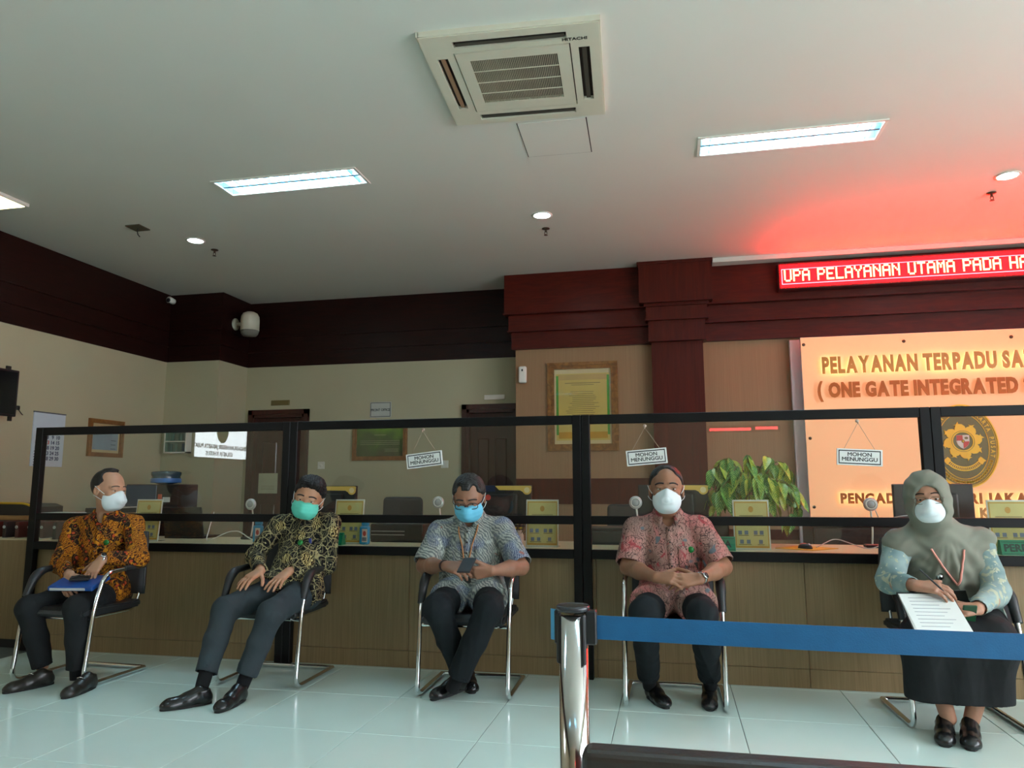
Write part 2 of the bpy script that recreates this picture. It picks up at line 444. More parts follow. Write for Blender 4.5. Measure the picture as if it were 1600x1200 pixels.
# cassette air conditioner
M_ac = mat('ivory_plastic', srgb(206, 202, 182), 0.45, var=0.02)
t = thing('air_conditioner', 'ivory ceiling cassette air conditioner with square grille', 'air conditioner', (-0.785, 3.865, ZC), math.radians(3.5))
S = 0.47
sl = [(-0.30, 0.30, -0.415, -0.355), (-0.30, 0.30, 0.355, 0.415), (-0.415, -0.355, -0.27, 0.27), (0.355, 0.415, -0.27, 0.27)]
p = grid_holes(MB(), (-S, S), (-S, S), -0.035, -0.012, sl + [(-0.315, 0.315, -0.315, 0.315)])
p.box(-S + 0.02, S - 0.02, -S + 0.02, S - 0.02, -0.006, 0)
for s in (-1, 1):
    p.box(s * S - 0.008, s * S + 0.008, -S - 0.008, S + 0.008, -0.03, 0.0); p.box(-S, S, s * S - 0.008, s * S + 0.008, -0.03, 0.0)
p.build('panel', M_ac, t)
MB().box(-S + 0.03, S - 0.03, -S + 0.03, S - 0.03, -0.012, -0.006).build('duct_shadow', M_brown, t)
gf = grid_holes(MB(), (-0.308, 0.308), (-0.308, 0.308), -0.038, -0.02, [(-0.24, 0.24, -0.235, 0.215)])
gf.build('grille_frame', M_ac, t)
gs = MB()
for k in range(49):
    x = -0.24 + k * 0.01
    gs.box(x - 0.0018, x + 0.0018, -0.235, 0.215, -0.036, -0.024)
g = gs.build('grille_slats', mat('ivory_slats', srgb(186, 178, 156), 0.5), t); g['kind'] = 'stuff'
for y in (-0.125, -0.01, 0.105):
    MB().box(-0.24, 0.24, y - 0.003, y + 0.003, -0.039, -0.036).build('grille_rib', M_ac, t)
for i, (a, b_, c, d) in enumerate(sl):
    lv = MB()
    if i < 2: lv.box(a + 0.01, b_ - 0.01, (c + d) / 2 - 0.004, (c + d) / 2 + 0.02, -0.03, -0.024)
    else: lv.box((a + b_) / 2 - 0.012, (a + b_) / 2 + 0.012, c + 0.01, d - 0.01, -0.03, -0.024)
    lv.build('louver', mat('grey_louver', srgb(70, 66, 58) if i != 2 else srgb(140, 112, 88), 0.5) if i != 2 else mat('tan_louver', srgb(150, 118, 92), 0.5), t)
text('HITACHI', 0.034, M_dark, t, (0.34, -0.335 - 0.012, -0.0355), (PI, 0, 0), extrude=0.0005, bold=0.0008)
# access hatch
t = thing('ceiling_hatch', 'square access hatch cut into the ceiling behind the air conditioner', 'hatch', (-0.70, 4.68, ZC), math.radians(2))
MB().box(-0.222, 0.222, -0.245, 0.245, -0.004, 0).build('hatch_panel', M_ceil, t)
g = MB()
for a in ((-0.228, -0.222, -0.25, 0.25), (0.222, 0.229, -0.25, 0.25), (-0.228, 0.228, 0.245, 0.252)): g.box(*a, -0.0015, 0)
g.build('hatch_gap', M_brown, t)

# speaker and bullet camera under the ceiling
t = thing('wall_speaker', 'white barrel shaped loudspeaker fixed to the corner pillar', 'loudspeaker', (-5.24, 8.02, 3.16))
MB().lathe([(0.0001, 0), (0.075, 0), (0.075, 0.012), (0.05, 0.03), (0.0001, 0.03)], n=20, M=Matrix.Rotation(PI / 2, 3, 'Y')).build('mount', M_ac, t)
MB().tube([(0.02, 0, 0), (0.14, -0.03, -0.01)], 0.022, 10).build('arm', M_ac, t)
MB().lathe([(0.0001, 0.15), (0.05, 0.147), (0.085, 0.13), (0.107, 0.09), (0.112, 0.04), (0.112, -0.085)], c=(0.24, -0.06, -0.02), n=28).build('shell', M_ac, t)
MB().lathe([(0.110, -0.085), (0.1, -0.125), (0.08, -0.15), (0.0001, -0.16)], c=(0.24, -0.06, -0.02), n=28).build('grille', mat('grey_mesh', srgb(128, 124, 112), 0.6, bump=0.4, bscale=400), t)
t = thing('security_camera', 'small white bullet security camera in the corner', 'camera', (XL + 0.055, 7.68, 3.42))
MB().lathe([(0.0001, 0), (0.03, 0), (0.03, 0.012), (0.0001, 0.012)], c=(-0.02, 0, 0.0), n=16, M=Matrix.Rotation(PI / 2, 3, 'Y')).build('mount', M_white, t)
MB().lathe([(0.0001, -0.045), (0.036, -0.045), (0.036, 0.045), (0.0001, 0.048)], c=(0.045, -0.02, -0.01), n=18, M=Matrix.Rotation(PI / 2.2, 3, 'X')).build('body', M_white, t)
MB().lathe([(0.0001, 0), (0.026, 0), (0.026, 0.006), (0.0001, 0.008)], c=(0.045, -0.068, -0.017), n=18, M=Matrix.Rotation(PI / 2, 3, 'X')).build('lens', M_dark, t)
# partly seen small ceiling light at the left edge
t = thing('square_ceiling_light', 'small yellowish square ceiling light at the left edge of the picture', 'ceiling light', (-5.31, 4.74, ZC))
MB().rbox(-0.15, 0.15, -0.15, 0.15, -0.03, 0, 0.008, 2).build('frame', M_white, t)
MB().box(-0.125, 0.125, -0.125, 0.125, -0.034, -0.03).build('diffuser', emit('yellow_diffuser', (1.0, 0.9, 0.45), 2.5), t)
# ================================================================== COUNTER AND SCREENS
M_lam = wood('walnut_laminate', srgb(126, 104, 72), srgb(140, 117, 83), 0.42, (70, 70, 1.5), spec=0.4)
M_top = mat('beige_counter_top', srgb(206, 190, 150), 0.3, var=0.03)
t = thing('service_counter', 'long walnut laminate service counter with beige top', 'counter', (-0.9, 4.69, 0))
xs = [-3.75, -2.0, -0.80, 0.42, 1.64, 2.86, 4.4]
for a, c in zip(xs[:-1], xs[1:]):
    MB().rbox(a + 0.001, c - 0.001, 0.0, 0.02, 0.108, 0.735, 0.0015, 1).build('front_panel', M_lam, t)
    MB().rbox(a + 0.001, c - 0.001, 0.002, 0.02, 0.0, 0.106, 0.0015, 1).build('plinth', M_lam, t)
MB().rbox(-3.75, 4.4, -0.005, 0.68, 0.735, 0.765, 0.003, 1).build('counter_top', M_top, t)
MB().box(-3.75, 4.4, 0.02, 0.66, 0.0, 0.735).build('carcass', M_brown, t)
t = thing('side_counter', 'end section of the counter beyond the black screen post', 'counter', (-5.3, 4.69, 0))
MB().rbox(-0.66, 0.648, 0.0, 0.02, 0.06, 0.77, 0.0015, 1).build('front_panel', M_lam, t)
MB().box(-0.66, 0.648, 0.01, 0.03, 0.0, 0.06).build('plinth', M_dark, t)
MB().rbox(-0.66, 0.648, 0.02, 0.60, 0.75, 0.775, 0.002, 1).build('counter_top', M_top, t)
MB().box(-0.66, 0.648, 0.03, 0.58, 0.0, 0.75).build('carcass', M_brown, t)

M_pane = pane_mat('clear_acrylic', (0.965, 0.98, 0.975), 1.35)
units = [(-4.645, -2.563, 'at the far left of the counter'), (-2.561, -0.556, 'behind the man looking at his phone'), (-0.554, 1.462, 'behind the man with clasped hands'), (1.464, 3.5, 'at the right edge behind the woman')]
PW = 0.054
for x0, x1, lb in units:
    t = thing('counter_screen', 'black framed clear acrylic screen standing ' + lb, 'screen', ((x0 + x1) / 2, 4.655, 0), group='acrylic screens along the counter')
    h = (x1 - x0) / 2
    pm = PW if x0 > -4 else 0.062
    MB().rbox(-h, -h + pm, -0.025, 0.025, 0, 1.603, 0.003, 1).build('post', M_blackm, t)
    MB().rbox(h - PW, h, -0.025, 0.025, 0, 1.603, 0.003, 1).build('post', M_blackm, t)
    for z0, z1 in ((1.546, 1.603), (0.921, 0.973), (0.712, 0.767)):
        MB().rbox(-h + PW, h - PW, -0.022, 0.022, z0, z1, 0.003, 1).build('rail', M_blackm, t)
    for z0, z1 in ((0.973, 1.546), (0.767, 0.921)):
        MB().box(-h + PW, h - PW, -0.003, 0.003, z0, z1).build('pane', M_pane, t)

# hanging notices
M_sign = mat('white_sign_board', srgb(222, 226, 222), 0.35, var=0.02)
M_ink = mat('black_print', (0.012, 0.012, 0.014), 0.5)
M_cord = mat('string', srgb(170, 150, 128), 0.8)
def notice(cx, cz, tilt, hook, label):
    t = thing('hanging_notice', label, 'sign', (cx, 4.635, cz), group='please wait notices')
    R = Matrix.Rotation(-tilt, 4, 'Y')
    pl = MB().rbox(-0.124, 0.124, -0.004, 0.004, -0.048, 0.048, 0.002, 1, M=R).build('board', M_sign, t)
    fr = MB()
    for a in ((-0.114, 0.114, 0.034, 0.040), (-0.114, 0.114, -0.040, -0.034), (-0.114, -0.109, -0.04, 0.04), (0.109, 0.114, -0.04, 0.04)):
        fr.box(a[0], a[1], -0.0048, -0.004, a[2], a[3], M=R)
    fr.build('border', M_ink, pl)
    for s, z in (('MOHON', 0.015), ('MENUNGGU', -0.013)):
        o = text(s, 0.031, M_ink, pl, R @ Vector((0, -0.0045, z)), (PI / 2, -tilt, 0), extrude=0.0004, bold=0.0007, xs=1.1)
    hx, hz = hook[0] - cx, hook[1] - cz
    c = MB()
    for s in (-1, 1): c.tube([R @ Vector((s * 0.085, -0.001, 0.045)), (hx, 0.0, hz)], 0.0016, 5)
    c.build('string', M_cord, t)
    hk = MB().lathe([(0.011, 0), (0.011, 0.003), (0.004, 0.007), (0.0001, 0.007)], c=(hx, 0.016, hz + 0.012), n=14, M=Matrix.Rotation(PI / 2, 3, 'X'))
    hk.tube([(hx, 0.008, hz + 0.01), (hx, -0.008, hz - 0.006), (hx, -0.01, hz + 0.004)], 0.0025, 6)
    hk.build('suction_hook', mat('clear_hook', srgb(196, 176, 160), 0.2), t)
notice(-1.59, 1.332, math.radians(6.5), (-1.606, 1.52), 'white hanging notice with black border above the man with the phone')
notice(-0.15, 1.334, math.radians(4.5), (-0.157, 1.515), 'white hanging notice above the man with clasped hands')
notice(1.07, 1.318, math.radians(-3.3), (1.074, 1.52), 'white hanging notice in front of the lit orange panel')

# ================================================================== LIT SIGN
Mx = emit('lit_acrylic_panel', srgb(255, 176, 118), SIGN_POWER, srgb(214, 170, 132))
M_board = mat('white_backing_board', srgb(232, 228, 232), 0.4, var=0.02)
t = thing('lit_sign', 'large orange lit sign panel with raised gold lettering', 'sign', (3.3, 7.74, 0))
MB().box(1.225 - 3.3, 2.2, 0.14, 0.205, 0.30, 2.64).build('backing_board', M_board, t)
MB().rbox(1.305 - 3.3, 2.2, -0.004, 0.03, 0.30, 2.635, 0.003, 1).build('acrylic_panel', M_board, t)
MB().box(1.308 - 3.3, 2.2, -0.006, -0.004, 0.303, 2.632).build('lit_face', Mx, t)
for x, z in ((1.335, 2.56), (2.26, 2.555), (3.20, 2.555), (1.345, 1.62), (1.345, 0.95)):
    MB().lathe([(0.0001, 0), (0.014, 0), (0.016, 0.006), (0.016, 0.14)], c=(x - 3.3, -0.016, z), n=12, M=Matrix.Rotation(-PI / 2, 3, 'X')).build('standoff', M_brass, t)
M_gold = mat('gold_letters', srgb(196, 140, 52), 0.4, 0.0, var=0.12, scale=3)
M_bronze = mat('bronze_letters', srgb(186, 100, 14), 0.55, 0.0, var=0.15, scale=3)
M_halo = emit('letter_back_light', (1.0, 0.72, 0.34), HALO_POWER)
def raised(body, part, x0, x1, z0, z1, m, halo):
    """one object for each letter; the leading part of the text fills x0..x1, the rest runs on; cap height z0..z1"""
    H = z1 - z0; size = H / 0.70; bold = 0.0125 * H / 0.16
    gl = []
    for ch in body:
        me = text_mesh(ch, size, 0.006, bold, 1.0, 'LEFT') if ch != ' ' else None
        if me is None: gl.append((None, 0, size * 0.26)); continue
        xv = [v.co.x for v in me.vertices]; gl.append((me, min(xv), max(xv) - min(xv)))
    gap = size * 0.06; n = len(part)
    sx = (x1 - x0) / (sum(g[2] for g in gl[:n]) + gap * (n - 1)); x = x0
    for ch, (me, mn, wd) in zip(body, gl):
        if me is not None:
            zs = [v.co.y for v in me.vertices]; zc = (min(zs) + max(zs)) / 2; sz = H * (1.35 if ch in '()' else 1.0) / (max(zs) - min(zs))
            for v in me.vertices: v.co.x = (v.co.x - mn) * sx; v.co.y = (v.co.y - zc) * sz
            zz = (z0 + z1) / 2 - (0.012 if ch in '()' else 0)
            link('letter', me, m, t, (x - 3.3, -0.052, zz), (PI / 2, 0, 0))
            if halo:
                m2 = text_mesh(ch, size, 0.0, bold, 1.0, 'LEFT')
                for v in m2.vertices: v.co.x = (v.co.x - mn) * sx; v.co.y = (v.co.y - zc) * sz
                link('letter_light', m2, M_halo, t, (x - 3.3, -0.043, zz), (PI / 2, 0, 0))
        x += (wd + gap) * sx
raised('PELAYANAN TERPADU SATU PINTU', 'PELAYANAN TERPADU', 1.487, 3.04, 2.25, 2.42, M_gold, True)
raised('( ONE GATE INTEGRATED SERVICE )', '( ONE GATE INTEGRATED', 1.432, 3.20, 2.012, 2.165, M_bronze, False)
raised('PENGADILAN NEGERI JAKARTA PUSAT', 'PENGADILAN NEGERI', 1.58, 2.81, 0.985, 1.085, M_bronze, True)
raised('KELAS IA KHUSUS', 'KELAS IA', 2.22, 2.74, 0.855, 0.950, M_gold, True)

# court crest
M_olive = mat('olive_enamel', srgb(112, 104, 56), 0.5, var=0.05)
M_olived = mat('dark_olive_enamel', srgb(140, 116, 34), 0.5, var=0.05)
M_yel = mat('golden_yellow_enamel', srgb(255, 200, 16), 0.45, var=0.04)
M_red = mat('red_enamel', srgb(196, 66, 56), 0.5)
M_pale = mat('pale_enamel', srgb(226, 208, 196), 0.5)
t = thing('court_crest', 'oval olive and gold court crest with flaming sun and shield', 'crest', (2.69, 7.695, 1.522))
RA, RB = 0.305, 0.395
ell = lambda a, b, n=56: [(a * math.cos(2 * PI * k / n), b * math.sin(2 * PI * k / n)) for k in range(n)]
def oval_ring(a0, b0, a1, b1, y0, y1, n=72):
    mb = MB()
    for k in range(n):
        q0, q1 = 2 * PI * k / n, 2 * PI * (k + 1) / n
        P = lambda a, b, q: (a * math.cos(q), b * math.sin(q))
        mb.prism([P(a0, b0, q0), P(a0, b0, q1), P(a1, b1, q1), P(a1, b1, q0)], y0, y1)
    return mb
MB().prism(ell(RA, RB), 0.0, 0.035).build('oval_plate', M_olive, t)
oval_ring(RA, RB, RA - 0.012, RB - 0.012, -0.008, 0.0).build('outer_rim', M_yel, t)
oval_ring(RA - 0.017, RB - 0.017, RA - 0.022, RB - 0.022, -0.005, 0.0).build('inner_rim', M_yel, t)
oval_ring(RA - 0.024, RB - 0.024, RA - 0.082, RB - 0.085, -0.0015, 0.0).build('text_band', M_olived, t)
oval_ring(RA - 0.083, RB - 0.085, RA - 0.088, RB - 0.090, -0.005, 0.0).build('band_line', M_yel, t)
s = 'PENGADILAN NEGERI JAKARTA PUSAT'
for k, ch in enumerate(s):
    if ch == ' ': continue
    q = math.radians(196 - (196 + 16) * k / (len(s) - 1))
    a, b_ = RA - 0.053, RB - 0.055
    nx, nz = math.cos(q) / a, math.sin(q) / b_
    text(ch, 0.052, M_yel, t, (a * math.cos(q), -0.003, b_ * math.sin(q)), (PI / 2, -(math.atan2(nz, nx) - PI / 2), 0), name='letter', extrude=0.0015, bold=0.0012, xs=0.85)
# flaming sun: eight curling flames round a disc
def flame(a):
    pts = [(-0.052, 0.104), (-0.050, 0.130), (-0.036, 0.152), (-0.052, 0.158), (-0.030, 0.166), (-0.012, 0.188), (-0.012, 0.166), (0.018, 0.160), (0.040, 0.138), (0.048, 0.104)]
    c, s_ = math.cos(a), math.sin(a)
    return [(x * c - z * s_, x * s_ + z * c) for x, z in pts]
for k in range(8):
    MB().prism(flame(k * PI / 4 + 0.1), -0.010, 0.0).build('flame', M_yel, t, (0, 0, 0.045))
sun = MB()
for r0, r1, mm in ((0.118, 0.084, 'a'),):
    n = 40
    for k in range(n):
        q0, q1 = 2 * PI * k / n, 2 * PI * (k + 1) / n
        sun.prism([(r0 * math.cos(q0), r0 * math.sin(q0)), (r0 * math.cos(q1), r0 * math.sin(q1)), (r1 * math.cos(q1), r1 * math.sin(q1)), (r1 * math.cos(q0), r1 * math.sin(q0))], -0.012, 0.0)
sun.build('sun_ring', M_yel, t, (0, 0, 0.045))
oval_ring(0.100, 0.100, 0.096, 0.096, -0.014, -0.010, 40).build('ring_line', M_olived, t, (0, 0, 0.045))
MB().prism(ell(0.084, 0.084, 32), -0.006, 0.0).build('disc', M_olive, t, (0, 0, 0.045))
sh = [(-0.056, 0.058), (0.056, 0.058), (0.056, -0.005), (0.045, -0.035), (0.022, -0.058), (0, -0.07), (-0.022, -0.058), (-0.045, -0.035), (-0.056, -0.005)]
shield = MB().prism(sh, -0.011, -0.006).build('shield', M_pale, t, (0, 0, 0.045))
MB().prism([(-0.054, 0.056), (-0.001, 0.056), (-0.001, 0.006), (-0.054, 0.006)], -0.0125, -0.011).build('shield_quarter', M_red, shield)
MB().prism([(0.001, -0.002), (0.054, -0.002), (0.044, -0.034), (0.021, -0.056), (0.001, -0.066)], -0.0125, -0.011).build('shield_quarter', M_red, shield)
MB().prism([(x + 0.03, z + 0.03) for x, z in ell(0.016, 0.012, 12)], -0.013, -0.011).build('shield_tree', M_olive, shield)
MB().prism(ell(0.014, 0.016, 14), -0.015, -0.011).build('shield_boss', M_olived, shield)
MB().prism(ell(0.006, 0.007, 10), -0.017, -0.015).build('shield_star', M_yel, shield)
# ribbon and garland
rb = MB(); n = 18
for k in range(n):
    q0, q1 = math.radians(218 + 104 * k / n), math.radians(218 + 104 * (k + 1) / n)
    P = lambda r, q: (r * math.cos(q) * 0.95, r * math.sin(q) - 0.03)
    rb.prism([P(0.205, q0), P(0.205, q1), P(0.163, q1), P(0.163, q0)], -0.006, 0.0)
for s_ in (-1, 1):
    rb.prism([(s_ * 0.115, -0.125), (s_ * 0.15, -0.175), (s_ * 0.165, -0.15), (s_ * 0.185, -0.14), (s_ * 0.14, -0.10)], -0.008, 0.0)
rb.build('ribbon', M_yel, t)
rl = MB()
for k in range(n):
    q0, q1 = math.radians(222 + 96 * k / n), math.radians(222 + 96 * (k + 0.62) / n)
    P = lambda r, q: (r * math.cos(q) * 0.95, r * math.sin(q) - 0.03)
    rl.prism([P(0.196, q0), P(0.196, q1), P(0.172, q1), P(0.172, q0)], -0.0075, -0.006)
rl.build('ribbon_marks', M_olived, t)
for k in range(26):
    q = math.radians(205 + 130 * k / 25)
    a, b_ = RA - 0.052, RB - 0.054
    gx, gz = a * math.cos(q), b_ * math.sin(q)
    g = MB()
    for s_ in (-1, 1):
        c, sn = math.cos(q + s_ * 0.7), math.sin(q + s_ * 0.7)
        g.prism([(gx + 0.02 * c, gz + 0.02 * sn), (gx - 0.008 * sn, gz + 0.008 * c), (gx - 0.02 * c, gz - 0.02 * sn), (gx + 0.008 * sn, gz - 0.008 * c)], -0.005, 0.0)
    g.build('garland_leaf', M_yel, t)

# running text board
t = thing('led_board', 'red running text board on the wooden cornice', 'light board', (2.9, 7.70, 3.262))
MB().rbox(1.12 - 2.9, 2.3, -0.03, 0.09, -0.138, 0.138, 0.004, 1).build('case', mat('dark_red_case', srgb(70, 8, 8), 0.4), t)
M_led = emit('red_led_field', (1.0, 0.0003, 0.0006), LED_POWER * 0.42, (0.1, 0.0, 0.0))
M_ledt = emit('bright_led_dots', (1.0, 0.50, 0.16), 3.2, (0.9, 0.6, 0.3))
M_ledl = emit('pink_led_line', (1.0, 0.22, 0.30), 2.2, (0.9, 0.3, 0.3))
MB().box(1.138 - 2.9, 2.28, -0.033, -0.03, -0.118, 0.118).build('led_field', M_led, t)
FONT = {'U': '1000110001100011000110001100010111 0', 'P': '11110100011000111110100001000010000', 'A': '01110100011000111111100011000110001', 'E': '11111100001000011110100001000011111',
        'L': '10000100001000010000100001000011111', 'Y': '10001100010101000100001000010000100', 'N': '10001110011010110011100011000110001', 'T': '11111001000010000100001000010000100',
        'M': '10001110111010110101100011000110001', 'D': '11110100011000110001100011000111110', 'H': '10001100011000111111100011000110001', 'R': '11110100011000111110101001001010001', 'I': '01110001000010000100001000010001110'}
FONT['U'] = '10001' * 6 + '01110'
dots = MB(); cw, rh = 0.0144, 0.0172; x = 1.176 - 2.9
for ch in 'UPA PELAYANAN UTAMA PADA HARI':
    if ch in FONT:
        g = FONT[ch]
        for r_ in range(7):
            for c_ in range(5):
                if g[r_ * 5 + c_] == '1':
                    dots.box(x + c_ * cw, x + c_ * cw + cw * 1.0, -0.0345, -0.033, 0.063 - (r_ + 1) * rh, 0.063 - r_ * rh - 0.0005)
        x += 6 * cw
    else: x += 4 * cw
d = dots.build('led_lettering', M_ledt, t); d['kind'] = 'stuff'
ln = MB()
ln.box(1.152 - 2.9, 2.27, -0.0342, -0.033, 0.068, 0.073); ln.box(1.152 - 2.9, 2.27, -0.0342, -0.033, -0.086, -0.080); ln.box(1.152 - 2.9, 1.158 - 2.9, -0.0342, -0.033, -0.086, 0.073)
ln.build('led_border', M_ledl, t)

# ================================================================== THINGS ON THE WALLS
M_gframe = wood('gilt_frame', srgb(112, 72, 30), srgb(150, 104, 50), 0.35, (12, 12, 12))
M_brframe = wood('brown_wood_frame', srgb(120, 78, 34), srgb(148, 98, 46), 0.4, (10, 10, 10))
M_glass = pane_mat('picture_glass', (0.97, 0.98, 0.98), 0.8)
def picture(name, label, w, h, M, mf, fw, inner, cat='picture frame'):
    """M places a local board: x across, z up, -y towards the room"""
    t = thing(name, label, cat)
    t.matrix_world = M
    steps = [(0.0, fw * 0.45, 0.030), (fw * 0.45, fw * 0.75, 0.022), (fw * 0.75, fw, 0.027)]
    f = MB()
    for a, b_, d in steps:
        for q in ((-w / 2 + a, w / 2 - a, h / 2 - b_, h / 2 - a), (-w / 2 + a, w / 2 - a, -h / 2 + a, -h / 2 + b_), (-w / 2 + a, -w / 2 + b_, -h / 2 + b_, h / 2 - b_), (w / 2 - b_, w / 2 - a, -h / 2 + b_, h / 2 - b_)):
            f.box(q[0], q[1], -d, 0, q[2], q[3])
    f.build('frame', mf, t)
    inner(t, w / 2 - fw, h / 2 - fw)
    MB().box(-w / 2 + fw, w / 2 - fw, -0.014, -0.012, -h / 2 + fw, h / 2 - fw).build('glass', M_glass, t)
    return t
def back_at(x, y, z): return Matrix.Translation((x, y, z))
def left_at(x, y, z, rz=0): return Matrix.Translation((x, y, z)) @ Matrix.Rotation(PI / 2 + rz, 4, 'Z')
def lines(t, rows, m, y=-0.0085):
    mb = MB()
    for (x0, x1, z, hh) in rows: mb.box(x0, x1, y - 0.0006, y, z - hh / 2, z + hh / 2)
    mb.build('print_lines', m, t)
M_gold_paper = mat('golden_paper', srgb(214, 186, 96), 0.6, var=0.12, scale=2.5)
M_cream_paper = mat('cream_paper', srgb(222, 200, 150), 0.6, var=0.03)
M_green_p = mat('green_print', srgb(70, 150, 30), 0.6)
M_amber = mat('amber_print', srgb(206, 150, 20), 0.6, var=0.15, scale=5)
M_greyink = mat('grey_print', srgb(110, 92, 50), 0.6)
def in_gold(t, w, h):
    MB().box(-w, w, -0.006, -0.002, -h, h).build('mount', M_cream_paper, t)
    MB().box(-w + 0.02, w - 0.02, -0.007, -0.006, -h + 0.04, h - 0.05).build('poster', M_gold_paper, t)
    for s in (-1, 1): MB().box(min(s * (w - 0.045), s * (w - 0.02)), max(s * (w - 0.045), s * (w - 0.02)), -0.008, -0.007, -h + 0.1, h - 0.07).build('green_edge', M_green_p, t)
    MB().box(-w + 0.045, w - 0.045, -0.008, -0.007, -h + 0.06, -h + 0.13).build('amber_foot', M_amber, t)
    MB().box(-w + 0.045, w - 0.045, -0.008, -0.007, h - 0.12, h - 0.06).build('amber_head', mat('tan_print', srgb(200, 164, 96), 0.6), t)
    rows = [(-w * 0.62, w * 0.62, h - 0.155, 0.006), (-w * 0.4, w * 0.4, h - 0.175, 0.005)]
    rows += [(-w * random.uniform(0.35, 0.6), w * random.uniform(0.35, 0.6), h - 0.25 - k * 0.021, 0.0045) for k in range(18)]
    lines(t, rows, M_greyink)
picture('framed_poster', 'tall gilt framed golden poster on the brown wall', 0.77, 0.97, back_at(-0.925, YR, 2.02), M_gframe, 0.075, in_gold)
M_gr = None
def in_green(t, w, h):
    m, N, L, P = nm('green_gradient_print')
    tc = N.new('ShaderNodeTexCoord'); no = N.new('ShaderNodeTexNoise'); no.inputs['Scale'].default_value = 4
    sx = N.new('ShaderNodeSeparateXYZ'); L.new(tc.outputs['Object'], no.inputs['Vector']); L.new(tc.outputs['Object'], sx.inputs[0])
    ad = N.new('ShaderNodeMath'); ad.operation = 'MULTIPLY_ADD'; ad.inputs[1].default_value = 1.6; L.new(sx.outputs['Z'], ad.inputs[0]); L.new(no.outputs['Fac'], ad.inputs[2])
    cr = N.new('ShaderNodeValToRGB'); cr.color_ramp.elements[0].position = 0.15; cr.color_ramp.elements[1].position = 0.85
    cr.color_ramp.elements[0].color = (*srgb(66, 56, 34), 1); cr.color_ramp.elements[1].color = (*srgb(120, 170, 20), 1)
    e = cr.color_ramp.elements.new(0.5); e.color = (*srgb(60, 92, 24), 1)
    L.new(ad.outputs[0], cr.inputs['Fac']); L.new(cr.outputs['Color'], P.inputs['Base Color'])
    MB().box(-w, w, -0.006, -0.002, -h, h).build('poster', m, t)
    rows = [(-w * 0.25, w * 0.25, 0.07, 0.006)] + [(-w * 0.85, w * 0.85, 0.0 - k * 0.022, 0.004) for k in range(3)] + [(w * 0.2, w * 0.8, -0.10 - k * 0.016, 0.003) for k in range(3)]
    lines(t, rows, mat('pale_print', srgb(170, 170, 130), 0.6), -0.0065)
picture('framed_policy_board', 'wood framed dark green poster below the front office sign', 0.70, 0.475, back_at(-3.44, YB, 1.71), M_brframe, 0.05, in_green)
def in_cert(t, w, h):
    MB().box(-w, w, -0.006, -0.002, -h, h).build('mount', M_cream_paper, t)
    MB().box(-w + 0.025, w - 0.02, -0.007, -0.006, -h + 0.03, h - 0.035).build('certificate', mat('blue_white_paper', srgb(150, 172, 184), 0.5), t)
    rows = [(-w * 0.5, w * 0.5, h - 0.075, 0.006)] + [(w * 0.4, w * 0.75, -0.02 - k * 0.045, 0.007) for k in range(3)]
    lines(t, rows, mat('blue_grey_print', srgb(70, 92, 110), 0.6))
picture('framed_certificate', 'small wood framed certificate on the left wall beside the calendar', 0.50, 0.40, left_at(XL, 6.865, 1.685), M_brframe, 0.045, in_cert)

t = thing('wall_calendar', 'white wall calendar with blue and red dates', 'calendar', (0, 0, 0))
t.matrix_world = left_at(XL, 6.115, 1.625)
MB().box(-0.19, 0.19, -0.010, -0.002, -0.262, 0.262).build('pages', mat('calendar_paper', srgb(196, 208, 218), 0.5, var=0.02), t)
MB().box(-0.192, 0.192, -0.014, 0.0, 0.256, 0.268).build('binding', mat('grey_binding', srgb(90, 96, 104), 0.4), t)
M_blue_p, M_red_p = mat('blue_print', srgb(40, 52, 96), 0.6), mat('red_print', srgb(200, 60, 56), 0.6)
for r_ in range(7):
    for c_ in range(5):
        n_ = r_ * 5 + c_ + 1
        if n_ > 31: continue
        m = M_red_p if (r_ == 0 or n_ in (13,)) else M_blue_p
        text(str(n_), 0.05, m, t, (-0.135 + c_ * 0.062, -0.0105, 0.075 - r_ * 0.052), (PI / 2, 0, 0), name='date', extrude=0.0004, bold=0.002)

t = thing('wall_television', 'black wall mounted television at the left edge', 'television', (0, 0, 0))
t.matrix_world = left_at(XL + 0.19, 5.06, 2.0, math.radians(-2))
MB().rbox(-0.46, 0.46, -0.02, 0.02, -0.21, 0.21, 0.008, 2).build('casing', M_dark, t)
MB().box(-0.44, 0.44, -0.0215, -0.02, -0.19, 0.19).build('screen', mat('dark_screen', (0.008, 0.009, 0.01), 0.12), t)
br = MB(); br.box(-0.05, 0.05, 0.02, 0.185, -0.05, 0.05); br.box(0.40, 0.43, -0.01, 0.01, -0.25, -0.2); br.box(0.34, 0.38, -0.01, 0.01, 0.2, 0.24)
br.build('bracket', M_dark, t)
t = thing('cable_clip', 'tiny black cable clip on the wall beside the television', 'clip', (XL, 5.73, 1.90))
MB().rbox(0, 0.03, -0.018, 0.018, -0.02, 0.02, 0.006, 1).build('clip', M_dark, t); MB().tube([(0.015, 0.01, -0.015), (0.012, 0.05, -0.05), (0.008, 0.07, -0.06)], 0.004, 6).build('wire', M_dark, t)

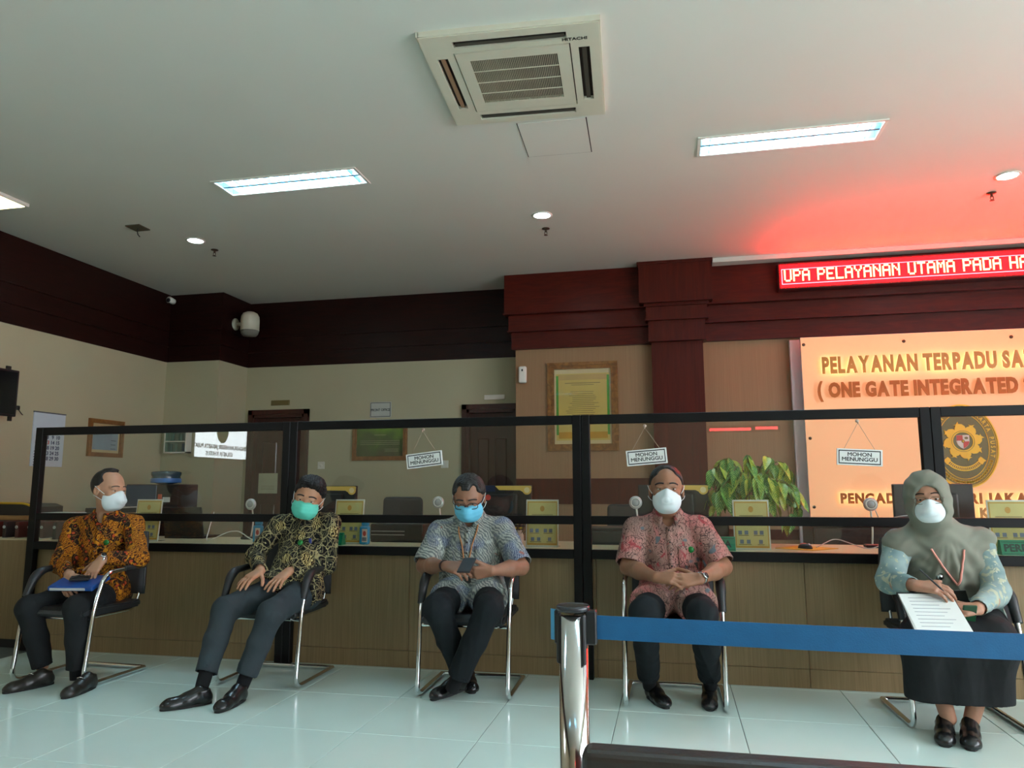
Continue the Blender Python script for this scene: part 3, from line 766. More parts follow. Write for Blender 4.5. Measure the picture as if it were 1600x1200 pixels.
t = thing('hall_television', 'lit television on the left wall showing the court name', 'television', (0, 0, 0))
t.matrix_world = left_at(XL + 0.06, 0.43, 1.875)
MB().rbox(-0.60, 0.60, -0.02, 0.05, -0.35, 0.35, 0.006, 1).build('casing', M_dark, t)
MB().box(-0.58, 0.58, -0.022, -0.02, -0.33, 0.33).build('screen', emit('white_screen', (0.86, 0.95, 1.0), 4.5), t)
MB().prism([(x, z + 0.06) for x, z in ell(0.14, 0.19, 36)], -0.025, -0.022).build('screen_crest', mat('leaf_green_graphic', srgb(74, 130, 30), 0.5), t)
text('PENGADILAN NEGERI JAKARTA PUSAT', 0.076, M_ink, t, (0, -0.023, -0.185), extrude=0.0004, bold=0.003, xs=0.92)
text('KELAS IA KHUSUS', 0.076, M_ink, t, (0.05, -0.023, -0.278), extrude=0.0004, bold=0.003)
t = thing('red_led_strip', 'thin red display strip on the wall behind the waiting area', 'light board', (1.46, YF, 2.32))
MB().rbox(-0.72, 0.72, 0.0, 0.05, -0.07, 0.07, 0.004, 1).build('case', M_dark, t)
MB().box(-0.67, 0.15, 0.05, 0.053, -0.035, 0.02).build('segment', emit('red_strip_led', (1.0, 0.01, 0.02), 10), t)
MB().box(0.24, 0.67, 0.05, 0.053, -0.02, 0.035).build('segment', emit('red_strip_led', (1.0, 0.01, 0.02), 10), t)

def plaque(label, x0, x1, z0, z1, m):
    t = thing('door_plaque', label, 'sign', ((x0 + x1) / 2, YB, (z0 + z1) / 2))
    w, h = (x1 - x0) / 2, (z1 - z0) / 2
    MB().rbox(-w, w, -0.012, 0, -h, h, 0.003, 1).build('plate', m, t)
    MB().box(-w + 0.012, w - 0.012, -0.0135, -0.012, -h + 0.012, h - 0.012).build('face', m, t)
plaque('dull bronze plaque above the door by the corner pillar', -4.91, -4.657, 2.176, 2.24, mat('bronze_plate', srgb(112, 98, 56), 0.5))
plaque('pale plaque above the door by the brown wall', -2.139, -1.891, 2.172, 2.23, mat('pale_plate', srgb(232, 230, 220), 0.5))
t = thing('office_sign', 'grey sign reading FRONT OFFICE on the rear wall', 'sign', (-3.44, YB - 0.003, 2.088))
MB().rbox(-0.138, 0.138, -0.008, 0, -0.095, 0.095, 0.003, 1).build('plate', mat('grey_plate', srgb(186, 188, 180), 0.4), t)
fr = MB()
for a in ((-0.128, 0.128, 0.08, 0.086), (-0.128, 0.128, -0.086, -0.08), (-0.128, -0.122, -0.086, 0.086), (0.122, 0.128, -0.086, 0.086)): fr.box(a[0], a[1], -0.009, -0.008, a[2], a[3])
fr.build('border', M_ink, t)
text('FRONT OFFICE', 0.042, M_ink, t, (0, -0.0085, -0.005), extrude=0.0004, bold=0.001, xs=0.86)
t = thing('air_freshener', 'small white air freshener dispenser on the brown wall', 'dispenser', (-1.585, YR, 2.385))
MB().rbox(-0.045, 0.045, -0.06, 0, -0.095, 0.095, 0.022, 3).build('body', M_white, t)
MB().box(-0.008, 0.008, -0.062, -0.058, 0.035, 0.06).build('nozzle', M_dark, t)
t = thing('light_switch', 'white double light switch beside the brown door', 'switch', (-2.62, YB, 1.42))
MB().rbox(-0.045, 0.045, -0.012, 0, -0.045, 0.045, 0.004, 1).build('plate', M_white, t)
for s in (-1, 1): MB().rbox(s * 0.018 - 0.014, s * 0.018 + 0.014, -0.017, -0.012, -0.028, 0.028, 0.002, 1).build('rocker', M_white, t)
t = thing('wall_socket', 'white socket plate on the rear wall near the pillar door', 'socket', (-4.2, YB, 1.42))
MB().rbox(-0.045, 0.045, -0.012, 0, -0.045, 0.045, 0.004, 1).build('plate', M_white, t)
MB().lathe([(0.0001, 0), (0.02, 0), (0.02, 0.003), (0.0001, 0.003)], c=(0, -0.012, 0), n=14, M=Matrix.Rotation(PI / 2, 3, 'X')).build('outlet', M_white, t)
t = thing('first_aid_cabinet', 'small white glass fronted cabinet on the corner pillar', 'cabinet', (-5.735, 7.78, 1.70))
cb = MB()
for a in ((-0.15, 0.15, 0.125, 0.14), (-0.15, 0.15, -0.14, -0.125), (-0.15, -0.135, -0.14, 0.14), (0.135, 0.15, -0.14, 0.14), (-0.135, 0.135, -0.008, 0.002)): cb.box(a[0], a[1], -0.10, 0, a[2], a[3])
cb.box(-0.14, 0.14, -0.006, 0, -0.13, 0.13)
cb.build('body', M_white, t)
MB().box(-0.135, 0.135, -0.096, -0.092, -0.125, 0.125).build('glass_door', pane_mat('greenish_glass', (0.6, 0.75, 0.72), 1.2), t)
for x, z, c in ((-0.09, -0.07, (60, 120, 130)), (-0.03, -0.075, (200, 200, 190)), (0.09, -0.07, (40, 120, 170)), (-0.07, 0.055, (70, 140, 140)), (0.04, 0.05, (150, 170, 160))):
    MB().rbox(x - 0.022, x + 0.022, -0.07, -0.03, z - 0.05, z + 0.045, 0.006, 1).build('bottle', mat('cabinet_bottle_%d' % c[0], srgb(*c), 0.3), t)
t = thing('reflection_sheet', 'pale sheet of paper taped to the pillar side door', 'notice', (-4.93, YB + 0.032, 1.2))
MB().box(-0.13, 0.13, -0.004, 0.0, -0.12, 0.13).build('sheet', mat('pale_reflection_tone', srgb(176, 178, 150), 0.6), t)  # stands in for a pale reflection in the screen, built as a printed sheet
lines(t, [(-0.09, 0.09, -0.03 - k * 0.02, 0.003) for k in range(3)], M_greyink, -0.0042)
# ================================================================== ON AND BEHIND THE COUNTER
CT = 0.765
M_acr = pane_mat('stand_acrylic', (0.93, 0.95, 0.95), 1.0)
M_poster = mat('yellow_green_print', srgb(206, 192, 120), 0.5, var=0.06, scale=9)
M_org = mat('ochre_print', srgb(196, 146, 52), 0.5)
M_icon = mat('slate_blue_print', srgb(110, 120, 136), 0.5)
def info_stand(x, y, label, rz=0.0):
    t = thing('info_stand', label, 'info stand', (x, y, CT), rz, group='yellow info stands on the counter')
    R = Matrix.Translation((0, 0, 0.0)) @ Matrix.Rotation(math.radians(-6), 4, 'X')
    MB().rbox(-0.108, 0.108, -0.002, 0.003, 0.0, 0.306, 0.001, 1, M=R).build('acrylic_sheet', mat('clear_white_edge', srgb(214, 214, 200), 0.25), t)
    b = MB(); b.box(-0.108, 0.108, -0.004, 0.085, 0.0, 0.004)
    b.build('foot', M_acr, t)
    MB().box(-0.1, 0.1, -0.004, -0.002, 0.012, 0.297, M=R).build('print', M_poster, t)
    bd = MB()
    for a in ((-0.098, 0.098, 0.286, 0.292), (-0.098, 0.098, 0.014, 0.024), (-0.098, -0.093, 0.014, 0.292), (0.093, 0.098, 0.014, 0.292)): bd.box(a[0], a[1], -0.0046, -0.004, a[2], a[3], M=R)
    bd.build('print_border', M_org, t)
    MB().prism([(px, pz + 0.247) for px, pz in ell(0.015, 0.019, 16)], -0.0048, -0.004, M=R).build('print_crest', M_org, t)
    ic = MB()
    for z in (0.105, 0.05):
        for xx in ((-0.07, -0.033, 0.022, 0.057) if z > 0.08 else (-0.062, -0.022, 0.05)): ic.box(xx - 0.011, xx + 0.011, -0.0047, -0.004, z - 0.012, z + 0.012, M=R)
    ic.build('print_icons', M_icon, t)
    ln = MB()
    for z, a, c in ((0.208, -0.07, 0.07), (0.198, -0.05, 0.05), (0.155, -0.08, -0.02), (0.155, 0.01, 0.07), (0.088, -0.08, -0.02), (0.088, 0.01, 0.07), (0.033, -0.08, -0.005), (0.033, 0.03, 0.07)):
        ln.box(a, c, -0.0046, -0.004, z - 0.0018, z + 0.0018, M=R)
    ln.build('print_lines', M_greyink, t)
info_stand(-3.80, 4.82, 'yellow info stand behind the man in the orange shirt')
info_stand(-2.212, 4.84, 'yellow info stand next to the blue sanitizer bottle')
info_stand(-0.842, 4.82, 'yellow info stand left of the middle screen post')
info_stand(0.47, 4.82, 'yellow info stand in front of the leafy plant')
info_stand(1.905, 4.84, 'yellow info stand behind the green PERDATA block')

M_green = mat('green_acrylic', srgb(14, 134, 92), 0.3)
M_dgreen = mat('dark_green_print', srgb(4, 44, 30), 0.5)
def name_block(x, y, w, s, label):
    t = thing('name_block', label, 'name sign', (x, y, CT), group='green name blocks')
    MB().prism([(-0.035, 0), (0.035, 0), (0.008, 0.082), (-0.012, 0.082)], -w / 2, w / 2, 'yz').build('block', M_green, t)
    o = text(s, 0.058, M_dgreen, t, (0, -0.0262, 0.038), (PI / 2 - 0.28, 0, 0), extrude=0.0008, bold=0.0018, xs=0.95)
    fr = MB(); R = Matrix.Translation((0, -0.0245, 0.04)) @ Matrix.Rotation(-0.274, 4, 'X')
    for a in ((-w / 2 + 0.006, w / 2 - 0.006, 0.031, 0.034), (-w / 2 + 0.006, w / 2 - 0.006, -0.036, -0.033)): fr.box(a[0], a[1], -0.001, 0.001, a[2], a[3], M=R)
    fr.build('border', M_dgreen, t)
name_block(-2.29, 4.765, 0.17, '    U', 'small green name block beside the sanitizer bottle')
name_block(0.238, 4.775, 0.25, 'PIDANA', 'green name block half hidden behind the man with clasped hands')
name_block(1.935, 4.755, 0.265, 'PERDATA', 'green name block reading PERDATA')

M_sky = mat('sky_blue_bottle', srgb(30, 150, 200), 0.3, var=0.04)
def sanitizer(x, label, rz=0.0):
    t = thing('sanitizer_bottle', label, 'bottle', (x, 4.82, CT), rz, group='blue sanitizer bottles')
    b = MB().rbox(-0.035, 0.035, -0.02, 0.02, 0.0, 0.125, 0.014, 3); b.build('body', M_sky, t)
    MB().rbox(-0.022, 0.03, -0.014, 0.014, 0.125, 0.152, 0.006, 2).build('cap', M_sky, t)
    MB().rbox(-0.012, 0.026, -0.0215, -0.019, 0.018, 0.105, 0.0005, 1).build('label', M_pale, t)
    MB().prism([(0.007 + px, 0.075 + pz) for px, pz in ell(0.012, 0.018, 14)], -0.0225, -0.0215).build('label_mark', M_red, t)
    MB().rbox(-0.01, 0.022, -0.0222, -0.0215, 0.025, 0.05, 0.0003, 1).build('label_text_patch', M_icon, t)
sanitizer(-2.885, 'blue sanitizer bottle at the elbow of the man with the green mask')
sanitizer(-2.076, 'blue sanitizer bottle beside the yellow info stand')

M_barp = mat('gold_sticker', srgb(226, 190, 92), 0.4, var=0.06)
M_barp2 = mat('pale_sticker_roundel', srgb(236, 222, 170), 0.4)
def monitor(x, y, label, bar=True, blue=False, ztop=1.165, w=0.46, rz=0.0):
    t = thing('monitor', label, 'monitor', (x, y, CT), rz, group='monitors seen from behind')
    zt = ztop - CT
    MB().rbox(-w / 2, w / 2, -0.02, 0.02, zt - 0.27, zt, 0.006, 2).build('casing', M_dark, t)
    MB().rbox(-w / 3.4, w / 3.4, -0.045, -0.018, zt - 0.22, zt - 0.06, 0.012, 2).build('rear_housing', M_dark, t)
    MB().box(-w / 2 + 0.012, w / 2 - 0.012, 0.02, 0.0212, zt - 0.258, zt - 0.012).build('screen', mat('lit_desktop', (0.05, 0.09, 0.14), 0.2), t)
    MB().rbox(-0.03, 0.03, -0.015, 0.02, 0.01, zt - 0.2, 0.006, 1).build('neck', M_dark, t)
    MB().rbox(-0.11, 0.11, -0.08, 0.09, 0.0, 0.012, 0.004, 1).build('base', M_dark, t)
    if bar:
        pts = [(-0.03, zt - 0.004), (w / 2 - 0.005, zt - 0.004), (w / 2 + 0.004, zt - 0.012)]
        cx, cz, r = w / 2 - 0.030, zt - 0.034, 0.032
        pts += [(cx + r * math.cos(q), cz + r * math.sin(q)) for q in [math.radians(20 - 22 * k) for k in range(9)]]
        pts += [(cx - 0.05, zt - 0.036), (0.0, zt - 0.034)]
        o = MB().prism(pts, -0.0245, -0.0203).build('sticker_bar', M_barp, t)
        MB().prism([(cx + a, cz + b_) for a, b_ in ell(0.02, 0.02, 18)], -0.0255, -0.0245).build('sticker_roundel', M_barp2, o)
    if blue:
        MB().box(-w / 2 + 0.0, -0.03, -0.0235, -0.0203, zt - 0.045, zt - 0.002).build('blue_tape', mat('navy_tape', srgb(20, 34, 70), 0.4), t)
        MB().prism([(-0.075 + a, zt - 0.085 + b_) for a, b_ in ell(0.02, 0.02, 14)], -0.048, -0.045).build('red_sticker', M_red, t)
        MB().box(-0.115, -0.105, -0.048, -0.045, zt - 0.095, zt - 0.065).build('white_sticker', M_pale, t)
    return t
monitor(-2.52, 5.15, 'black monitor with gold sticker bar behind the man with the green mask')
monitor(-1.20, 5.15, 'black monitor with red and blue stickers behind the man with the phone', blue=True)
monitor(0.0, 5.15, 'black monitor with gold sticker bar behind the man with clasped hands')
m4 = monitor(1.60, 5.15, 'black monitor with a letter A card behind the woman', bar=False)
c = MB().rbox(-0.10, 0.03, -0.052, -0.047, 0.20, 0.30, 0.002, 1).build('card', M_dark, m4)
fr = MB()
for a in ((-0.096, 0.026, 0.292, 0.296), (-0.096, -0.092, 0.204, 0.296), (-0.096, 0.026, 0.204, 0.208)): fr.box(a[0], a[1], -0.0535, -0.052, a[2], a[3])
fr.build('card_border', M_sign, c)
text('A', 0.08, M_sign, c, (-0.035, -0.0525, 0.25), extrude=0.0006, bold=0.002)

M_mic = mat('silver_grey_plastic', srgb(186, 186, 184), 0.3, 0.2)
def intercom(x, y, z, label):
    t = thing('counter_intercom', label, 'intercom', (x, y, CT), group='round intercoms on the counter')
    h = z - CT
    MB().rbox(-0.05, 0.05, -0.045, 0.045, 0, 0.02, 0.008, 2).build('base', M_dark, t)
    MB().tube(arc_path([(0.0, 0.02, 0.015), (0.012, 0.03, h * 0.5), (0.0, 0.012, h)], 0.08), 0.006, 8).build('stalk', M_white, t)
    Rm = Matrix.Rotation(PI / 2, 3, 'X')
    hd = MB().lathe([(0.0001, -0.012), (0.034, -0.012), (0.043, -0.004), (0.043, 0.006), (0.037, 0.014), (0.0001, 0.016)], c=(0, 0, h), n=24, M=Rm).build('head', M_mic, t)
    MB().lathe([(0.032, 0.0), (0.032, 0.003), (0.026, 0.003), (0.026, 0.0)], c=(0, -0.0145, h), n=24, M=Rm).build('grille_ring', M_white, hd)
    MB().lathe([(0.024, 0.0), (0.02, 0.004), (0.0001, 0.005)], c=(0, -0.0145, h), n=20, M=Rm).build('grille', mat('pale_grey_mesh', srgb(168, 168, 166), 0.5), hd)
intercom(-3.154, 5.15, 1.027, 'round intercom on a stalk left of the man with the green mask')
intercom(-1.656, 5.15, 1.044, 'round intercom on a stalk left of the man with the phone')
intercom(-0.243, 5.02, 1.048, 'round intercom on a stalk left of the man with clasped hands')
intercom(1.235, 5.15, 1.036, 'round intercom on a stalk against the lit orange panel')

# cables, mouse, folder
def cable(pts, label, m=None, r=0.004):
    t = MB().tube(arc_path(pts, 0.06, 6), r, 6).build('cable', m or M_white, None)
    tag(t, label, 'cable'); return t
cable([(-3.5, 5.2, CT + 0.2), (-3.42, 5.0, CT + 0.005), (-3.3, 4.85, CT + 0.005), (-3.2, 4.95, CT + 0.07), (-3.05, 4.85, CT + 0.08), (-2.98, 4.9, CT + 0.01), (-2.86, 4.95, CT + 0.005)], 'white cable looped on the counter left of the sanitizer bottle')
cable([(1.25, 5.1, 1.0), (1.28, 5.13, 0.93), (1.36, 5.0, 0.97), (1.48, 5.0, 0.975)], 'thin grey wire running from the intercom to the monitor card', M_mic, 0.003)
cable([(0.86, 4.95, CT + 0.012), (1.0, 5.1, CT + 0.06), (1.15, 4.9, CT + 0.005), (1.3, 5.0, CT + 0.05), (1.4, 5.1, CT + 0.005)], 'thin grey mouse cable curling across the counter', M_mic, 0.003)
t = MB().prism([(-0.18, -0.02), (0.02, -0.16), (0.2, 0.02), (0.0, 0.2)], CT, CT + 0.004, 'xy').build('yellow_folder', mat('yellow_card', srgb(222, 168, 30), 0.5), None, (0.80, 4.99, 0))
tag(t, 'flat yellow folder lying on the counter under the mouse', 'folder')
t = thing('computer_mouse', 'red and black computer mouse on the yellow folder', 'mouse', (0.795, 4.95, CT + 0.0045), 0.6)
MB().lathe([(0.0001, 0.03), (0.018, 0.028), (0.028, 0.018), (0.032, 0.004), (0.031, 0.0)], n=20, M=Matrix.Diagonal((1, 1.7, 1))).build('shell', M_dark, t)
MB().lathe([(0.0001, 0.033), (0.012, 0.031), (0.02, 0.024), (0.022, 0.02)], c=(0, 0.012, 0), n=16, M=Matrix.Diagonal((1, 1.4, 1))).build('red_cover', M_red, t)
MB().lathe([(0.0001, -0.004), (0.008, -0.004), (0.008, 0.004), (0.0001, 0.004)], c=(0, -0.03, 0.024), n=12, M=Matrix.Rotation(PI / 2, 3, 'Y')).build('wheel', M_mic, t)

# low equipment on the inner side of the counter
t = thing('laptop', 'open black laptop behind the man in the orange shirt', 'laptop', (-3.72, 5.18, CT))
MB().rbox(-0.17, 0.17, -0.03, 0.2, 0, 0.018, 0.004, 1).build('base', M_dark, t)
MB().rbox(-0.17, 0.17, -0.007, 0.007, 0, 0.23, 0.004, 1, M=Matrix.Translation((0, -0.02, 0.015)) @ Matrix.Rotation(math.radians(12), 4, 'X')).build('lid', M_dark, t)
t = thing('printer', 'low black printer on the counter beside the sanitizer bottle', 'printer', (-1.93, 5.18, CT))
MB().rbox(-0.2, 0.2, -0.14, 0.16, 0.0, 0.13, 0.01, 2).build('body', M_dark, t)
for z in (0.05, 0.075): MB().box(-0.19, 0.06, -0.145, -0.139, z, z + 0.005).build('tray_edge', M_mic, t)
MB().rbox(-0.12, 0.14, -0.05, 0.1, 0.13, 0.142, 0.004, 1).build('paper_sheet', M_sign, t)
t = thing('scanner', 'flat dark grey scanner behind the middle screen post', 'scanner', (-0.47, 5.18, CT))
MB().rbox(-0.16, 0.16, -0.1, 0.16, 0.0, 0.09, 0.008, 2).build('body', mat('dark_grey_plastic', (0.025, 0.025, 0.027), 0.4), t)
MB().rbox(-0.155, 0.155, -0.095, 0.155, 0.09, 0.112, 0.006, 2).build('lid', M_dark, t)
t = thing('low_cabinet', 'dark brown low cabinet under the lit sign', 'cabinet', (1.25, 6.0, 0))
M_dkbr = wood('dark_brown_wood', srgb(44, 28, 20), srgb(60, 40, 28), 0.5, (2, 20, 20))
MB().rbox(-0.26, 0.9, -0.2, 0.25, 0.0, 0.86, 0.004, 1).build('carcass', M_dkbr, t)
MB().rbox(-0.28, 0.92, -0.22, 0.27, 0.86, 0.885, 0.004, 1).build('top', M_dkbr, t)
for k in range(3):
    d_ = MB().rbox(-0.25 + k * 0.383, 0.125 + k * 0.383, -0.216, -0.2, 0.05, 0.85, 0.003, 1).build('door', M_dkbr, t)
    MB().tube([(0.09 + k * 0.383, -0.235, 0.4), (0.09 + k * 0.383, -0.235, 0.52)], 0.006, 6).build('handle', M_chrome, d_)
t = thing('flower_vase', 'small spotted vase with dark flowers beside the info stand', 'vase', (-1.04, 5.0, CT))
MB().lathe([(0.0001, 0), (0.03, 0), (0.042, 0.03), (0.04, 0.06), (0.03, 0.085), (0.034, 0.095)], n=18).build('vase', mat('spotted_glaze', srgb(206, 200, 186), 0.3), t)
for k in range(14):
    q = k * 2.4; r_ = 0.02 + 0.028 * (k % 3)
    x, y = r_ * math.cos(q), r_ * math.sin(q); z = 0.11 + 0.035 * ((k * 7) % 4) / 3
    m = [mat('dark_leaf', srgb(36, 40, 24), 0.5), mat('dark_petal', srgb(50, 30, 36), 0.5), mat('yellow_petal', srgb(190, 180, 50), 0.5)][0 if k % 3 else (1 if k % 2 else 2)]
    MB().lathe([(0.0001, 0.008), (0.013, 0.004), (0.016, -0.002), (0.0001, -0.008)], c=(x, y, z), n=7).build('flower', m, t)
    MB().tube([(x * 0.3, y * 0.3, 0.06), (x, y, z)], 0.002, 5).build('stem', mat('dark_leaf', srgb(36, 40, 24), 0.5), t)
t = thing('peach_box', 'small peach coloured tissue box behind the shoulder of the man in pink', 'box', (0.285, 4.93, CT))
MB().rbox(-0.055, 0.055, -0.04, 0.04, 0, 0.15, 0.008, 2).build('box', M_dkbr, t); 
ts = MB().lathe([(0.045, 0.16), (0.05, 0.175), (0.03, 0.19), (0.0001, 0.195)], n=12); ts.build('tissue', mat('peach_tissue', srgb(230, 180, 146), 0.6), t)

# office chairs on the staff side
M_mesh = mat('charcoal_mesh', srgb(58, 50, 46), 0.7, bump=0.5, bscale=500)
def office_chair(x, y, label, rz=0.0, zt=1.06):
    t = thing('office_chair', label, 'chair', (x, y, 0), rz, group='staff chairs behind the counter')
    MB().rbox(-0.17, 0.17, 0.0, 0.03, zt - 0.45, zt, 0.02, 3).build('backrest', M_mesh, t)
    fr = MB().tube(arc_path([(-0.175, 0.015, zt - 0.44), (-0.165, 0.015, zt), (0.165, 0.015, zt), (0.175, 0.015, zt - 0.44)], 0.03), 0.012, 8); fr.build('back_frame', M_dark, t)
    MB().rbox(-0.24, 0.24, -0.46, 0.0, 0.43, 0.50, 0.03, 3).build('seat', M_dark, t)
    MB().tube([(0, 0.02, 0.66), (0, 0.06, 0.5), (0, -0.2, 0.42)], 0.022, 8).build('spine', M_dark, t)
    for s in (-1, 1): MB().tube(arc_path([(s * 0.26, -0.05, 0.46), (s * 0.29, -0.08, 0.68), (s * 0.29, -0.3, 0.69)], 0.05), 0.015, 8).build('armrest', M_dark, t)
    MB().tube([(0, -0.22, 0.43), (0, -0.22, 0.1)], 0.028, 10).build('column', M_chrome, t)
    for k in range(5):
        q = 2 * PI * k / 5
        MB().tube([(0, -0.22, 0.1), (0.28 * math.cos(q), -0.22 + 0.28 * math.sin(q), 0.06)], 0.018, 6).build('leg', M_dark, t)
        MB().lathe([(0.0001, -0.012), (0.028, -0.012), (0.028, 0.012), (0.0001, 0.012)], c=(0.28 * math.cos(q), -0.22 + 0.28 * math.sin(q), 0.03), n=12, M=Matrix.Rotation(PI / 2, 3, 'Y')).build('caster', M_dark, t)
    return t
office_chair(-2.25, 6.0, 'charcoal mesh office chair between the monitors')
office_chair(-0.35, 6.15, 'charcoal mesh office chair behind the man with clasped hands', 0.2, 1.0)
t = office_chair(-3.0, 6.1, 'charcoal office chair with a white curved arm near the pillar door', -0.3, 0.95)
MB().tube(arc_path([(0.05, -0.3, 0.72), (0.08, -0.3, 0.92), (0.20, -0.3, 0.98)], 0.12), 0.012, 8).build('white_arm', M_white, t)

# water dispenser
t = thing('water_dispenser', 'black and navy water dispenser with a blue bottle on top', 'water dispenser', (-5.17, 6.78, 0))
MB().rbox(-0.31, 0.30, -0.16, 0.16, 0.0, 1.19, 0.01, 2).build('body', M_dark, t)
MB().rbox(-0.305, 0.05, -0.166, -0.158, 0.85, 1.18, 0.004, 1).build('navy_panel', mat('navy_panel', srgb(34, 66, 96), 0.3), t)
MB().rbox(0.07, 0.115, -0.166, -0.158, 1.02, 1.09, 0.003, 1).build('red_sticker', mat('orange_red_label', srgb(206, 90, 60), 0.5), t)
MB().rbox(0.125, 0.21, -0.166, -0.158, 1.01, 1.06, 0.003, 1).build('white_sticker', M_sign, t)
MB().lathe([(0.06, 0.0), (0.14, 0.02), (0.145, 0.05), (0.135, 0.075), (0.145, 0.1), (0.145, 0.125), (0.10, 0.135), (0.0001, 0.135)], c=(0.03, 0, 1.19), n=28).build('bottle', mat('blue_bottle', srgb(44, 76, 92), 0.15, spec=0.6), t)
MB().lathe([(0.1455, 0.015), (0.147, 0.02), (0.147, 0.055), (0.1455, 0.06)], c=(0.03, 0, 1.19), n=28).build('bottle_label', mat('bright_blue_label', srgb(60, 120, 190), 0.3), t)

# desk at the left, behind the counter
M_desk = wood('tan_desk_top', srgb(150, 112, 70), srgb(170, 130, 84), 0.35, (3, 30, 30))
t = thing('staff_desk', 'tan topped staff desk against the left wall', 'desk', (-5.45, 5.75, 0))
MB().rbox(-0.5, 0.5, -0.45, 0.75, 0.885, 0.925, 0.005, 1).build('desk_top', M_desk, t)
MB().rbox(-0.48, 0.48, -0.43, 0.73, 0.82, 0.885, 0.004, 1).build('apron', mat('grey_apron', srgb(120, 116, 100), 0.5), t)
for x in (-0.45, 0.45):
    for y in (-0.4, 0.7): MB().rbox(x - 0.025, x + 0.025, y - 0.025, y + 0.025, 0, 0.82, 0.004, 1).build('leg', M_dark, t)
MB().box(-0.46, 0.46, 0.69, 0.71, 0.1, 0.82).build('modesty_panel', M_brown, t)
for k in range(7):
    tb = MB().rbox(-0.016, 0.016, -0.12, 0.12, 0, 0.13, 0.003, 1)
    o = thing('box_file', ['black', 'maroon'][k % 2] + ' box file, ' + ['first', 'second', 'third', 'fourth', 'fifth', 'sixth', 'seventh'][k] + ' from the left in the row on the side counter', 'file', (0, 0, 0), group='box files on the side counter')
    o.location = (-5.32 + k * 0.115, 4.98, CT + 0.001)
    tb.build('case', [M_brown, mat('maroon_board', srgb(78, 30, 22), 0.5)][k % 2], o)
    MB().lathe([(0.012, 0), (0.012, 0.004), (0.006, 0.004), (0.006, 0)], c=(0, -0.1215, 0.09), n=12, M=Matrix.Rotation(PI / 2, 3, 'X')).build('ring', M_mic, o)
t = thing('paper_tray', 'yellow edged black paper tray on the staff desk', 'tray', (-5.52, 5.5, 0.925))
MB().prism([(-0.24, 0), (0.2, 0), (0.2, 0.07), (0.12, 0.095), (-0.24, 0.1)], -0.16, 0.16).build('tray', M_dark, t)
MB().tube(arc_path([(-0.24, -0.162, 0.104), (0.12, -0.162, 0.1), (0.2, -0.162, 0.072), (0.2, -0.162, 0.004)], 0.04), 0.01, 8).build('edge_strip', mat('yellow_strip', srgb(196, 160, 40), 0.4), t)
t = thing('paper_pile', 'pile of white papers on the staff desk', 'papers', (-5.12, 5.45, 0.925))
for k in range(4):
    MB().box(-0.15, 0.15, -0.1, 0.1, k * 0.006, k * 0.006 + 0.005, M=Matrix.Rotation(0.12 * (k % 3 - 1), 4, 'Z')).build('sheet', M_sign if k % 2 else mat('calendar_paper', srgb(196, 208, 218), 0.5), t)
t = thing('desk_binder', 'dark ring binder lying open on the staff desk', 'binder', (-5.15, 6.1, 0.925))
MB().rbox(-0.2, 0.2, -0.15, 0.15, 0, 0.045, 0.004, 1).build('cover', M_dark, t)
MB().box(-0.17, 0.17, -0.12, 0.12, 0.045, 0.053).build('pages', M_mic, t)
cable([(-4.45, 5.1, 0.93), (-4.55, 5.05, 0.92), (-4.56, 5.0, 0.84), (-4.55, 4.95, 0.78)], 'white cable hanging beside the left screen post', M_mic)

# leafy plant
M_pot = mat('white_pot', srgb(206, 200, 186), 0.4)
def leaf_material():
    m, N, L, P = nm('variegated_leaf')
    tc = N.new('ShaderNodeTexCoord'); sx = N.new('ShaderNodeSeparateXYZ'); L.new(tc.outputs['Object'], sx.inputs[0])
    ab = N.new('ShaderNodeMath'); ab.operation = 'ABSOLUTE'; L.new(sx.outputs['X'], ab.inputs[0])
    v_ = N.new('ShaderNodeMath'); v_.operation = 'MULTIPLY_ADD'; v_.inputs[1].default_value = -1.6; L.new(ab.outputs[0], v_.inputs[0]); L.new(sx.outputs['Y'], v_.inputs[2])
    si = N.new('ShaderNodeMath'); si.operation = 'MULTIPLY'; si.inputs[1].default_value = 330; L.new(v_.outputs[0], si.inputs[0])
    sn = N.new('ShaderNodeMath'); sn.operation = 'SINE'; L.new(si.outputs[0], sn.inputs[0])            # side veins
    no = N.new('ShaderNodeTexNoise'); no.inputs['Scale'].default_value = 30; L.new(tc.outputs['Object'], no.inputs['Vector'])
    ad = N.new('ShaderNodeMath'); ad.operation = 'MULTIPLY_ADD'; ad.inputs[1].default_value = 0.16; L.new(sn.outputs[0], ad.inputs[0]); L.new(no.outputs['Fac'], ad.inputs[2])
    oi = N.new('ShaderNodeObjectInfo')
    cr = N.new('ShaderNodeValToRGB'); cr.color_ramp.elements[0].color = (*srgb(44, 112, 36), 1); cr.color_ramp.elements[1].color = (*srgb(150, 186, 84), 1)
    c2 = N.new('ShaderNodeValToRGB'); c2.color_ramp.elements[0].color = (*srgb(116, 150, 40), 1); c2.color_ramp.elements[1].color = (*srgb(214, 200, 70), 1)
    for c_ in (cr, c2): c_.color_ramp.elements[0].position = 0.36; c_.color_ramp.elements[1].position = 0.78; L.new(ad.outputs[0], c_.inputs['Fac'])
    mx = N.new('ShaderNodeMix'); mx.data_type = 'RGBA'
    mr = N.new('ShaderNodeMapRange'); mr.inputs['From Min'].default_value = 0.45; mr.inputs['From Max'].default_value = 0.75
    L.new(oi.outputs['Random'], mr.inputs['Value']); L.new(mr.outputs[0], mx.inputs[0]); L.new(cr.outputs['Color'], mx.inputs[6]); L.new(c2.outputs['Color'], mx.inputs[7])
    L.new(mx.outputs[2], P.inputs['Base Color']); P.inputs['Roughness'].default_value = 0.35
    return m
M_leaf = leaf_material()
